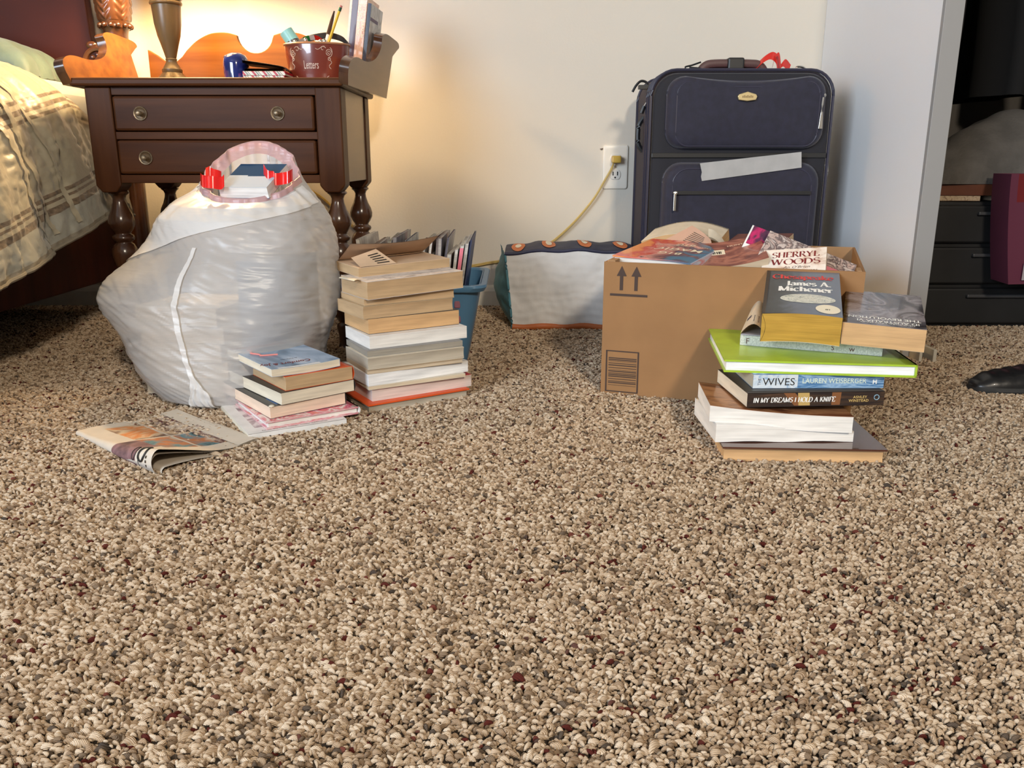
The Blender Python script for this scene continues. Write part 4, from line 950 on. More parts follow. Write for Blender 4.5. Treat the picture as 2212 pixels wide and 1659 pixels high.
while x < BX1 - .078:
    th = random.choice([.004, .005, .006, .007, .009]); h = .225 + random.uniform(-.012, .022); lean = -.07 + .21 * (x - BX0 - .034) / .15 + random.uniform(-.008, .008)
    curlx = random.choice([0, 0, .003, -.002, .004]) ; d0 = .20 + random.uniform(0, .012)
    lab = 'worn magazine standing among many others in the blue basket'
    y0 = BY0 + .036 + random.uniform(0, .01)
    t_ = thing('magazine', lab, 'magazine', (x - lean * .0, y0, .0065), yawframe(random.uniform(-2, 2)), GM)
    def mf(xx, y, z_): k = z_ / .24; return (xx + lean * z_ + curlx * max(0, k - .72) ** 2 * 9, y + .004 * sin(k * 5), z_)
    obj('page_block', MB().box(.0004, th - .0004, 0, d0, 0, h, 0, mf, (1, 4, 14)), magm[i % 8] if random.random() < .7 else random.choice(magm), t_, local=True, smooth=True)
    c = MB().box(0, .0004, -.001, d0 + .001, 0, h + .001, 0, mf, (1, 4, 14)).box(th - .0004, th, -.001, d0 + .001, 0, h + .001, 0, mf, (1, 4, 14))
    obj('cover', c, random.choice(magc), t_, local=True, smooth=True)
    x += th + random.uniform(.0004, .0018); i += 1
for nm, dx, lab, pm_, cm_, th, h in (('magazine', 0, 'magazine with pink band at its upper spine near the right end of the basket', magm[7], 'white', .007, .232), ('magazine', .0095, 'white-spined magazine second from the right end of the basket', magm[4], 'white', .006, .236),
                                 ('paper_folder', .018, 'navy blue folder standing at the right end of the basket', 'navy', 'navy', .003, .243)):
    lean = .15
    t_ = thing(nm, lab, 'magazine' if nm == 'magazine' else 'folder', (x + dx, BY0 + .033, .0065), yawframe(0), GM if nm == 'magazine' else None)
    mf = lambda xx, y, z_: (xx + lean * z_, y, z_)
    obj('page_block' if nm == 'magazine' else 'folded_sheet', MB().box(.0004, th - .0004, 0, .205, 0, h, 0, mf, (1, 2, 10)), CV[pm_] if isinstance(pm_, str) else pm_, t_, local=True)
    obj('cover', MB().box(0, .0004, -.001, .206, 0, h + .002, 0, mf, (1, 2, 10)).box(th - .0004, th, -.001, .206, 0, h + .002, 0, mf, (1, 2, 10)), CV[cm_] if nm == 'magazine' else mat('folder_navy', (.03, .05, .16), .4), t_, local=True)
    if dx == 0: obj('spine_band', MB().box(0, th, -.0014, -.0010, h * .72, h * .98, 0, mf, (1, 1, 4)), CV['pink'], t_, local=True)

# ---------------------------------------------------------------- nightstand
NX0, NX1, NY0, NY1, NZ0, NZ1 = -.853, -.342, 1.755, 2.09, .351, .541
tn = thing('nightstand', 'dark walnut nightstand with two drawers, turned legs and scrolled side pieces beside the bed', 'nightstand', ((NX0 + NX1) / 2, 1.92, 0))
def foot_arc(xc, z0, z1):  # lower end of a square post, rounded off
    return None
pw = .052
mb = MB()
for x0 in (NX0, NX1 - pw):
    pts = [(x0, NZ1), (x0, NZ0 - .002), (x0 + .012, NZ0 - .016), (x0 + pw - .012, NZ0 - .016), (x0 + pw, NZ0 - .002), (x0 + pw, NZ1)]
    o_ = obj('post', MB().prism(pts, NY0, NY0 + pw), 'oak_v', tn, bevel=.003)
    pts = [(x0, NZ1), (x0, NZ0 - .002), (x0 + .012, NZ0 - .016), (x0 + pw - .012, NZ0 - .016), (x0 + pw, NZ0 - .002), (x0 + pw, NZ1)]
    o_ = obj('post', MB().prism(pts, NY1 - pw, NY1), 'oak_v', tn, bevel=.003)
for x0, x1, nm in ((NX0 + .004, NX0 + .018, 0), (NX1 - .018, NX1 - .003, 1)):
    obj('side_panel', MB().box(x0, x1, NY0 + pw, NY1 - pw, NZ0 + .004, NZ1), 'oak_side_lit', tn, bevel=.001)
obj('back_panel', MB().box(NX0 + pw, NX1 - pw, NY1 - .014, NY1 - .004, NZ0, NZ1), 'oak', tn)
obj('bottom_panel', MB().box(NX0 + .02, NX1 - .02, NY0 + .02, NY1 - .015, NZ0 + .006, NZ0 + .014), 'oak', tn)
ix0, ix1 = NX0 + pw, NX1 - pw
for z0, z1, nm in ((.525, NZ1, 'top_rail'), (.440, .455, 'middle_rail'), (NZ0 + .003, .3705, 'bottom_rail')):
    obj(nm, MB().box(ix0 - .002, ix1 + .002, NY0 + .004, NY0 + .03, z0, z1), 'oak', tn, bevel=.0012)
for z0, z1, ks in ((.4565, .5235, ((302, 245), (599, 245))), (.372, .4385, ((314, 341), (608, 340)))):
    d = obj('drawer', MB().box(ix0 + .0022, ix1 - .0022, NY0 - .003, NY0 + .25, z0, z1), 'oak', tn, bevel=.005)
    for kx, ky in ks:
        c0 = P(kx, ky, Y=NY0 - .006); mb = MB()
        kmat = [M['brass_old'], mat('brass_dish', (.10, .065, .035), .45, .6)] if 'kmat' not in globals() else kmat
        prof = [(.0138, -.0028), (.0142, -.004), (.0132, -.0058), (.0118, -.0050), (.0095, -.0042), (.005, -.0042), (.0038, -.010), (.0052, -.013), (.0048, -.0165), (.002, -.0185)]
        V = []; n = 24
        for r_, dy in prof:
            for i in range(n): a = 2 * pi * i / n; V.append((c0[0] + r_ * cos(a), NY0 + dy + .0002, c0[2] + r_ * sin(a)))
        mb.add(V, [(j * n + i, j * n + (i + 1) % n, (j + 1) * n + (i + 1) % n, (j + 1) * n + i) for j in range(len(prof) - 1) for i in range(n)] + [tuple((len(prof) - 1) * n + i for i in range(n))], [1 if 3 <= j <= 4 else 0 for j in range(len(prof) - 1) for i in range(n)] + [0])
        obj('knob', mb, kmat, d, smooth=True, autosmooth=60)
# top with moulded edge
mb = MB().box(-.876, -.334, 1.742, 2.12, NZ1, NZ1 + .0165); obj('top', mb, 'oak', tn, bevel=.005)
NT = NZ1 + .0165
# turned legs
lp = [(.020, 0), (.0155, .002), (.0125, .012), (.0125, .030), (.0165, .050), (.015, .056), (.011, .060), (.017, .070), (.026, .078), (.0275, .088), (.0275, .128), (.025, .138), (.013, .146), (.012, .158), (.016, .172), (.0235, .186), (.0268, .205), (.0262, .215), (.021, .226), (.0165, .230), (.0165, .233), (.0215, .236), (.0232, .2405), (.0215, .245), (.0165, .248), (.0165, .251), (.0215, .258), (.0262, .268), (.0268, .277), (.024, .288), (.018, .300), (.0135, .314), (.0125, .322), (.015, .328), (.021, .333), (.019, .3365)]
for x, y in ((-.842, 1.790), (-.366, 1.790), (-.834, 2.062), (-.338, 2.062)):
    x = max(NX0 + .028, min(NX1 - .024, x)); obj('leg', MB().lathe(lp, (x, y, 0), 20), 'leg', tn, smooth=True, autosmooth=60)
# scrolled side pieces: planes that splay outwards to the back
def gallery(side):
    p0 = P(752, 184, Y=1.742); p1 = P(835, 213, Y=2.125); p2 = P(853, 110, Y=2.135)
    n = np.cross(p1 - p0, p2 - p0); n /= np.linalg.norm(n)
    if n[0] < 0: n = -n
    pix = [(757, 183), (835, 213), (849, 120), (853, 108), (851, 104), (842, 98), (826, 88)]
    out = [Ppl(x, y, p0, n) for x, y in pix]
    ks = [(831, 72), (826, 66), (817, 67), (813, 74), (817, 88), (812, 104), (806, 122), (797, 131), (787, 131), (776, 126), (766, 125), (758, 132), (755, 150)]
    # the inner board edge follows the scroll; measured on the outer face
    ks = [(857, 110), (862, 103), (860, 93), (850, 84), (838, 75), (831, 74), (826, 80), (825, 92), (821, 110), (812, 126), (800, 133), (788, 132), (776, 125), (767, 124), (759, 130), (754, 142), (752, 160)]
    out = [Ppl(x, y, p0, n) for x, y in [(752, 184), (835, 213), (848, 122)]] + [Ppl(x, y, p0, n) for x, y in ks]
    return out, n
go, gn = gallery(1)
gc = -.605
go = catmull(go[2:], 5); p0 = P(752, 184, Y=1.742); p1 = P(835, 213, Y=2.125)
prof3 = [p0, p1] + list(go)
th_ = .019
for s_ in (1, -1):
    def mir(p): return np.array([2 * gc - p[0], p[1], p[2]]) if s_ < 0 else np.array(p)
    a = [mir(p) for p in prof3]; b = [mir(np.array(p) - gn * th_) for p in prof3]; n = len(a)
    mb = MB().add(a + b, [tuple(range(n)), tuple(range(2 * n - 1, n - 1, -1))] + [(i, i + n, (i + 1) % n + n, (i + 1) % n) for i in range(n)], [0, 2] + [1] * n)
    g = obj('side_gallery', mb, ['oak_side_lit', 'leg', 'honey'], tn, smooth=True)
    # rolled top knob at the back of the scroll
    ka = Ppl(843, 104, p0, gn); kb = ka - gn * (th_ + .001)
    k0 = mir(ka + gn * .001); k1 = mir(kb)
# rear gallery with round notch
zb = lambda x, y: P(x, y, Y=2.115)
left = [(-.862, NT), (-.862, P(316, 104, Y=2.115)[2]), (-.842, .640), (-.826, .625), (-.812, .619), (-.795, .622), (-.782, .634), (-.770, .650)]
hump = [(-.752, .668), (-.735, .679), (-.715, .688), (-.69, .6905), (-.672, .689), (-.657, .685)]
ncx, ncz, nr = gc - .001, .6865, .0425
notch = [(ncx + nr * cos(a), ncz + nr * sin(a)) for a in np.linspace(-pi + .02, -.02, 16)]
ptsL = [(-.862, NT), (-.862, .652), (-.842, .640), (-.826, .628), (-.812, .622), (-.798, .624), (-.782, .636)] + [tuple(p) for p in catmull([(-.770, .650), (-.745, .671), (-.715, .686), (-.690, .690), (-.668, .689), (ncx - nr, .684)], 4)] + notch[1:-1]
ptsR = [(2 * gc - x, z) for x, z in reversed(ptsL[:-14])]
mb = MB(); poly = ptsL + ptsR
mb.prism(poly, 2.108, 2.122); obj('rear_gallery', mb, 'honey', tn, bevel=.0015)

# ---------------------------------------------------------------- lamp
lx, ly = -.757, 1.975
tl = thing('table_lamp', 'table lamp with turned olive-brown wooden column standing on the nightstand', 'lamp', (lx, ly, NT))
b0 = NT
mb = MB().lathe([(.040, 0), (.043, .004), (.043, .010), (.040, .014), (.033, .018), (.026, .024), (.021, .030)], (lx, ly, b0), 32); obj('base', mb, 'lampwood', tl, smooth=True, autosmooth=50)
mb = MB().lathe([(.0205, .030), (.0215, .032), (.0215, .037), (.019, .039), (.0165, .044), (.0125, .050), (.0115, .056), (.0125, .058), (.0110, .060), (.014, .072), (.0185, .088), (.0240, .106), (.0282, .130), (.0300, .155), (.0308, .166), (.0308, .168)], (lx, ly, b0), 32)
obj('column', mb, 'lampwood', tl, smooth=True, autosmooth=50)
mb = MB().lathe([(.0308, .168), (.034, .170), (.0345, .173), (.033, .176), (.031, .177), (.033, .179), (.035, .182), (.033, .187), (.026, .194), (.018, .20), (.012, .21), (.010, .25), (.012, .26)], (lx, ly, b0), 32); obj('collar', mb, 'lampwood', tl, smooth=True, autosmooth=50)
mb = MB().lathe([(.004, .26), (.016, .265), (.016, .31), (.004, .312)], (lx, ly, b0), 16); obj('socket', mb, 'brass', tl, smooth=True)
BZ_ = .985
bm_ = bpy.data.materials.new('bulb_glow'); bm_.use_nodes = True
bp_ = bm_.node_tree.nodes['Principled BSDF']; bp_.inputs['Emission Color'].default_value = (1, .62, .28, 1); bp_.inputs['Emission Strength'].default_value = 4
mb = MB().sphere((lx, ly, BZ_), (.026, .026, .032), 16, 12); bu = obj('bulb', mb, bm_, tl, smooth=True); bu.visible_shadow = True
sh_ = bpy.data.materials.new('lampshade_fabric'); sh_.use_nodes = True; N = sh_.node_tree.nodes; L = sh_.node_tree.links; N.remove(N['Principled BSDF'])
d1_ = N.new('ShaderNodeBsdfDiffuse'); d1_.inputs[0].default_value = (.75, .66, .50, 1); d2_ = N.new('ShaderNodeBsdfTranslucent'); d2_.inputs[0].default_value = (.75, .62, .42, 1)
mx_ = N.new('ShaderNodeMixShader'); mx_.inputs[0].default_value = .55; L.new(d1_.outputs[0], mx_.inputs[1]); L.new(d2_.outputs[0], mx_.inputs[2]); L.new(mx_.outputs[0], N['Material Output'].inputs[0])
rb_, rt_, zb_, zt_ = .165, .095, .862, 1.09
V = []; n = 40
mb = MB().grid(lambda u, v: (lx + (rb_ + (rt_ - rb_) * v) * cos(2 * pi * u), ly + (rb_ + (rt_ - rb_) * v) * sin(2 * pi * u), zb_ + (zt_ - zb_) * v), n, 8)
mb.grid(lambda u, v: (lx + (rb_ - .002 + (rt_ - rb_) * v) * cos(2 * pi * u), ly + (rb_ - .002 + (rt_ - rb_) * v) * sin(2 * pi * u), zb_ + (zt_ - zb_) * v), n, 8, flip=True)
obj('lamp_shade', mb, sh_, tl, smooth=True)
li = bpy.data.lights.new('lamp_bulb', 'POINT'); li.energy = 32; li.color = (1, .70, .36); li.shadow_soft_size = .035
lo_ = bpy.data.objects.new('lamp_bulb_light', li); col.objects.link(lo_); lo_.location = (lx, ly, BZ_ - .045)

# ---------------------------------------------------------------- things on the nightstand
bc = P(527, 160, Y=1.86)
mb = MB().lathe([(.022, 0), (.0255, .003), (.0262, .02), (.0262, .036), (.0245, .046), (.019, .054), (.010, .058), (.001, .059)], (-.578, 1.86, NT), 28)
mb.sphere((-.600, 1.875, NT + .050), (.008, .008, .007), 12, 8)
tj = obj('ceramic_ornament', mb, mat('cobalt_glaze', (.012, .022, .14), .12, coat=1, vary=(40, .3)), smooth=True, origin=(-.578, 1.86, NT)); tag(tj, 'small rounded cobalt blue glazed ceramic ornament on the nightstand', 'ornament')
# striped box pair
M['stripe'] = bpy.data.materials.new('candy_stripe'); M['stripe'].use_nodes = True
nt = M['stripe'].node_tree; N = nt.nodes; L = nt.links; b = N['Principled BSDF']; tc0 = N.new('ShaderNodeTexCoord'); sx0 = N.new('ShaderNodeSeparateXYZ'); L.new(tc0.outputs['Object'], sx0.inputs[0])
a1 = N.new('ShaderNodeMath'); a1.operation = 'MULTIPLY_ADD'; a1.inputs[1].default_value = 46; L.new(sx0.outputs[0], a1.inputs[0])
a2 = N.new('ShaderNodeMath'); a2.operation = 'MULTIPLY'; a2.inputs[1].default_value = 38; L.new(sx0.outputs[2], a2.inputs[0]); L.new(a2.outputs[0], a1.inputs[2])
a3 = N.new('ShaderNodeMath'); a3.operation = 'FRACT'; L.new(a1.outputs[0], a3.inputs[0])
rp = N.new('ShaderNodeValToRGB'); rp.color_ramp.interpolation = 'CONSTANT'; e = rp.color_ramp.elements
e[0].position = 0; e[0].color = (.72, .66, .55, 1); e[1].position = .12; e[1].color = (.45, .01, .03, 1)
for p_, c_ in ((.36, (.72, .66, .55)), (.46, (.26, .27, .22)), (.64, (.72, .66, .55)), (.74, (.05, .03, .03)), (.80, (.72, .66, .55))):
    q_ = e.new(p_); q_.color = (*c_, 1)
L.new(a3.outputs[0], rp.inputs[0]); L.new(rp.outputs[0], b.inputs['Base Color']); b.inputs['Roughness'].default_value = .4
for zo, w_, lab in ((0, .085, 'lower of two small red and white striped boxes on the nightstand'), (.0085, .087, 'upper of two small red and white striped boxes on the nightstand, under the wallet')):
    o_ = obj('striped_box', MB().box(-.548, -.548 + w_, 1.80, 1.87, NT + zo, NT + zo + .0083), 'stripe', bevel=.0008); tag(o_, lab, 'box', 'striped boxes on the nightstand')
M['wallet'] = mat('brown_leather', (.055, .026, .012), .45, vary=(60, .3), bump=(90, .4, .001))
zb0 = NT + .0172
c = catmull([(-.474, zb0 + .001), (-.54, zb0 + .002), (-.548, zb0 + .004), (-.54, zb0 + .006), (-.486, zb0 + .006), (-.481, zb0 + .009), (-.487, zb0 + .011), (-.545, zb0 + .017), (-.550, zb0 + .020), (-.545, zb0 + .0215), (-.478, zb0 + .0115), (-.466, zb0 + .007), (-.464, zb0 + .002)], 4)
mb = MB().grid(lambda u, v: (c[int(round(u * (len(c) - 1)))][0], 1.815 + .06 * v, c[int(round(u * (len(c) - 1)))][1] + .0012 * sin(v * 6)), len(c) - 1, 5)
mb.grid(lambda u, v: (c[int(round(u * (len(c) - 1)))][0], 1.815 + .06 * v, c[int(round(u * (len(c) - 1)))][1] - .0014 + .0012 * sin(v * 6)), len(c) - 1, 5, flip=True)
o_ = obj('wallet', mb, 'wallet', smooth=True); tag(o_, 'folded brown leather wallet lying on the striped boxes', 'wallet')
# letters tin
TX, TY, TZ = -.412, 1.885, NT
TRX, TRY, TH_ = .068, .045, .076
def tin(a, k, gr=0.): s_ = 1 - .16 * (1 - k) ** 1.4; return np.array([TX + (TRX + gr) * s_ * cos(a), TY + (TRY + gr) * s_ * sin(a), TZ + TH_ * k])
M['tinred'] = mat('red_brown_lacquer', (.16, .028, .016), .22, coat=.8, vary=(8, .1)); M['tinrim'] = mat('tin_rim', (.42, .20, .10), .35, coat=.3)
tt = thing('letters_tin', 'oval red-brown tin lettered Letters and filled with odds and ends on the nightstand', 'tin', (TX, TY, TZ))
mb = MB().grid(lambda u, v: tin(2 * pi * u, v), 48, 10).grid(lambda u, v: tin(2 * pi * u, v, -.002), 48, 10, flip=True).grid(lambda u, v: tuple((tin(2 * pi * u, 0) - np.array([TX, TY, TZ])) * (1 - v * .98) + np.array([TX, TY, TZ + .001])), 48, 2)
obj('body', mb, 'tinred', tt, smooth=True)
mb = MB().tube([tin(2 * pi * i / 48, 1, .0005) for i in range(48)], .0022, 6, closed=True); obj('rim', mb, 'tinrim', tt, smooth=True)
def tinxy(x, y, g=.0005):  # x across the front, y up -> tin surface
    k = y / TH_; a = -pi / 2 + x / TRX * (1.0); p = tin(a, k, g); return p
M['tinink'] = mat('tin_ornament_cream', (.66, .50, .40), .4)
text_part('lettering', 'Letters', lambda x, y: tuple(tinxy(-.023 + x, .026 + y)), 'tinink', tt, .023, xs=.52, local=False)
mb = MB()
def spiral(cx, cy, r0, r1, t0, t1, n=22): return [tinxy(cx + (r0 + (r1 - r0) * i / n) * cos(t0 + (t1 - t0) * i / n), cy + (r0 + (r1 - r0) * i / n) * sin(t0 + (t1 - t0) * i / n)) for i in range(n + 1)]
for s_, cx in ((-1, -.048), (1, .034)):
    for cc_ in (spiral(cx, .057, .0075, .001, 0, s_ * 12), spiral(cx + s_ * .002, .045, .004, .001, 1.5, 1.5 + s_ * 8), spiral(cx - s_ * .012, .064, .006, .001, 1, 1 + s_ * 4, 10),
                [tinxy(cx - s_ * (.006 + .022 * q_), .066 + .003 * sin(q_ * 6)) for q_ in np.linspace(0, 1, 9)], [tinxy(cx + s_ * (.004 + .003 * sin(q_ * 7)), .042 - .016 * q_) for q_ in np.linspace(0, 1, 9)],
                [tinxy(cx + s_ * (.008 * cos(q_)), .058 + .010 * sin(q_)) for q_ in np.linspace(-1.5, 1.2, 9)],
                spiral(cx + s_ * .001, .006, .006, .001, 1.5, 1.5 + s_ * 7, 14)):
        mb.tube(cc_, .0006, 4)
obj('scroll_ornament', mb, 'tinink', tt)
# contents
rimz = TZ + TH_
o_ = obj('tape_roll', MB().tube([(-.478 + .0, 1.895, rimz + .029), (-.463, 1.895, rimz + .006)], .0145, 20), mat('pale_teal', (.28, .58, .55), .35), smooth=True); tag(o_, 'pale teal cylinder sticking out of the left of the letters tin', 'tube')
mb = MB().tube([(-.4655, 1.894, rimz + .0095), (-.452, 1.893, rimz - .02)], .0150, 20)
o2 = obj('dark_tube', mb, mat('smoky_plastic', (.06, .055, .05), .3, coat=.5), smooth=True); tag(o2, 'dark glossy tube end below the pale teal cylinder in the letters tin', 'tube')
c = catmull([(-.455, 1.90, rimz - .002), (-.44, 1.90, rimz + .018), (-.41, 1.90, rimz + .026), (-.385, 1.905, rimz + .028), (-.360, 1.905, rimz + .020), (-.350, 1.905, rimz + .006)], 6)
o2 = obj('black_strap', MB().grid(lambda u, v: c[int(round(u * (len(c) - 1)))] + np.array([0, .004 * v, -.012 * v]), len(c) - 1, 3).grid(lambda u, v: c[int(round(u * (len(c) - 1)))] + np.array([0, .03 * v, -.002 * v]), len(c) - 1, 3), mat('black_webbing', (.035, .03, .025), .6, vary=(50, .4)), smooth=True); tag(o2, 'black webbing strap arching over the top of the letters tin', 'strap')
c = catmull([(-.452, 1.870, rimz + .001), (-.440, 1.868, rimz + .010), (-.425, 1.866, rimz + .016), (-.405, 1.865, rimz + .016), (-.390, 1.864, rimz + .006)], 6)
o2 = obj('striped_ribbon', MB().grid(lambda u, v: c[int(round(u * (len(c) - 1)))] + np.array([0, .012 * (v - .5), -.008 * v]), len(c) - 1, 3, fmat=lambda u, v: 0 if u < .35 else (1 if u < .55 else (0 if u < .68 else 2))),
         [mat('rib_white', (.7, .66, .6), .5), mat('rib_green', (.02, .22, .05), .5), mat('rib_red', (.6, .02, .01), .5)], smooth=True); tag(o2, 'green white and red striped ribbon over the rim of the letters tin', 'ribbon')
for k_, (x_, y_, z_) in enumerate(((-.4515, 1.862, rimz + .003), (-.4270, 1.850, rimz + .0055), (-.3955, 1.846, rimz + .002), (-.3880, 1.848, rimz + .003))):
    o2 = obj('silver_bead', MB().sphere((x_, y_, z_), (.0045, .0045, .0055), 12, 8), 'steel', smooth=True); tag(o2, 'small silver bead on the front rim of the letters tin', 'bead', 'silver beads on the tin rim')
pa, pb_ = P(708, 78, Y=1.885), P(722, 24, Y=1.90)
mb = MB().tube([pa - (pb_ - pa) * .9, pa + (pb_ - pa) * .05], .0034, 8); tpn = thing('pen', 'dark pen with pointed end standing beside the pencil in the letters tin', 'pen', tuple(pa))
obj('barrel', mb, 'ivory', tpn, smooth=True); obj('cap', MB().tube([pa + (pb_ - pa) * t_ for t_ in (.05, .3, .65, .85, 1)], [.0046, .0042, .0036, .0024, .0015], 8), mat('pen_dark', (.03, .012, .01), .3), tpn, smooth=True)
pa, pb_ = P(716, 74, Y=1.875), P(737, 12, Y=1.88)
tpc = thing('pencil', 'yellow pencil with pink eraser up standing in the letters tin', 'pencil', tuple(pa)); d_ = pb_ - pa
obj('shaft', MB().tube([pa - d_ * .8, pa + d_ * .80], .0031, 6), mat('pencil_yellow', (.62, .40, .03), .35), tpc)
obj('ferrule', MB().tube([pa + d_ * .80, pa + d_ * .93], .0033, 8), mat('ferrule_green', (.04, .10, .05), .3, .6), tpc); obj('eraser', MB().tube([pa + d_ * .93, pa + d_], .003, 8), mat('eraser_pink', (.5, .16, .14), .7), tpc, smooth=True)
# three books leaning against the right scroll
def standbook(label, xb, dy0, th, h, dpt, roll, spm, face, pm='white', texts=()):
    R = Matrix.Rotation(radians(-4), 3, 'Z') @ Matrix.Rotation(radians(roll), 3, 'Y')
    t = thing('paperback_book', label, 'book', (xb, dy0, NT + .0015), R, 'books standing at the right end of the nightstand')
    obj('page_block', MB().box(.0006, th - .0006, .0006, dpt, 0, h), PG[pm], t, local=True)
    c = MB().box(0, .0006, 0, dpt + .001, 0, h, 0).box(th - .0006, th, 0, dpt + .001, 0, h, 1).box(0, th, 0, .0006, 0, h, 2)
    obj('cover', c, [CV['white'], face, spm], t, local=True)
    return t
CV['plum'] = paper('plum', (.05, .006, .02), .3); CV['woodsp'] = art('coral_spine', [(.62, .30, .20), (.70, .48, .36), (.5, .16, .1)], (2, 6, 1))
CV['bluegr'] = art('grey_cover_print', [(.62, .63, .66), (.48, .50, .54), (.30, .31, .34), (.62, .63, .66)], (3, 3, 1))
by_ = 1.99
t = standbook('dark plum book with white page edge standing leftmost behind the letters tin', -.3775, by_, .0130, .205, .110, 8.5, CV['plum'], CV['plum'])
obj('white_edge', MB().box(-.0050, 0, 0, .110, 0, .205), PG['white'], t, local=True)
t = standbook('coral-spined paperback with vertical lettering standing between two books on the nightstand', -.3640, by_ - .002, .0200, .192, .110, 8.5, CV['woodsp'], CV['woodsp'])
pen_text('title_lettering', 'LITTLE HOUSE IN', lambda x, y: (.0117 + y, -.0004, .176 - x), INK['cream'], t, .0062, xs=1.22, thick=.2, thin=.08)
pen_text('title_lettering', 'THE BIG WOODS', lambda x, y: (.0028 + y, -.0004, .176 - x), INK['cream'], t, .0062, xs=1.22, thick=.2, thin=.08)
obj('spine_label', MB().box(.0008, .0192, -.0004, 0, .010, .050), CV['cream'], t, local=True)
t = standbook('navy-spined book with grey front cover leaning against the right scroll of the nightstand', -.3435, by_ - .004, .0080, .176, .112, 9, CV['navy'], CV['bluegr'])
obj('cover_picture', MB().box(.0081, .0084, .03, .07, .06, .12), mat('photo_grey', (.15, .15, .16), .5), t, local=True)
obj('cover_band', MB().box(.0081, .0084, .004, .075, .142, .149), mat('band_purple', (.10, .07, .16), .5), t, local=True)

# ---------------------------------------------------------------- bed: headboard, post, duvet, pillow
th_b = thing('headboard', 'dark cherry headboard panel of the bed against the wall', 'headboard', (-1.9, 2.22, 0))
hp = [(-3.0, .085), (-1.02, .085), (-1.02, .60)] + [tuple(p) for p in catmull([tuple(P(x_, y_, Y=2.225)[[0, 2]]) for x_, y_ in ((212, 118), (205, 104), (196, 80), (190, 45), (183, 0))] + [(-1.06, .95), (-1.1, 1.15)], 4)] + [(-3.0, 1.3)]
obj('panel', MB().prism(hp, 2.225, 2.255), 'cherry', th_b, bevel=.003)
px_ = -.972; py_ = 2.20
M['post'] = wood('carved_mahogany', (.060, .020, .008), (.14, .055, .020), (20, 20, 8), .22, .7)
pprof = catmull([(.0275, 0, .0), (.0275, 0, .50), (.0265, 0, .60), (.024, 0, .618), (.029, 0, .66), (.027, 0, .69), (.029, 0, .705), (.033, 0, .712), (.033, 0, .719), (.035, 0, .726), (.0385, 0, .742), (.041, 0, .775), (.0415, 0, .81), (.038, 0, .86), (.028, 0, .92), (.026, 0, 1.05), (.034, 0, 1.12), (.02, 0, 1.4)], 14)
def pod(a, z):
    if not .727 < z < .90: return 1
    k = (a * 6 / (2 * pi)) % 1; rib = .09 if k > .68 else 0
    leaf = 0 if k > .68 else .085 * abs(sin((z - .03 * abs(k / .68 - .5)) * 170 * 1.0)) * (1 - abs(k / .68 - .5) * .5) - .02
    return 1 + rib * .3 + leaf
obj('bed_post', MB().lathe([(max(.005, float(p[0])), float(p[2])) for p in pprof], (px_, py_, 0), 96, fn=pod), 'post', th_b, smooth=True, autosmooth=70)
mb = MB()
for i in range(13): a = 2 * pi * i / 13; mb.sphere((px_ + .0355 * cos(a), py_ + .0355 * sin(a), .716), .0068, 8, 6)
pp = bpy.data.objects['bed_post']; o_ = obj('bead_ring', mb, 'post', pp, smooth=True); 
mb = MB().tube([(px_ - .030 + .032 * cos(a), 2.155, .628 + .032 * sin(a)) for a in np.linspace(0, 2 * pi, 25)[:-1]], .007, 8, closed=True); mb.sphere((px_ - .030, 2.157, .628), (.014, .007, .014), 12, 8)
for i in range(8): a = 2 * pi * i / 8; mb.sphere((px_ - .030 + .018 * cos(a), 2.155, .628 + .018 * sin(a)), (.005, .005, .005), 6, 5)
mb.sphere((px_ - .044, 2.156, .668), (.014, .006, .009), 10, 6)
obj('rosette', mb, 'post', pp, smooth=True)
obj('post_bracket', MB().prism([(-1.03, .30), (-.995, .30), (-.995, .56), (-1.02, .60), (-1.03, .60)], 2.215, 2.245), 'post', th_b, bevel=.003)

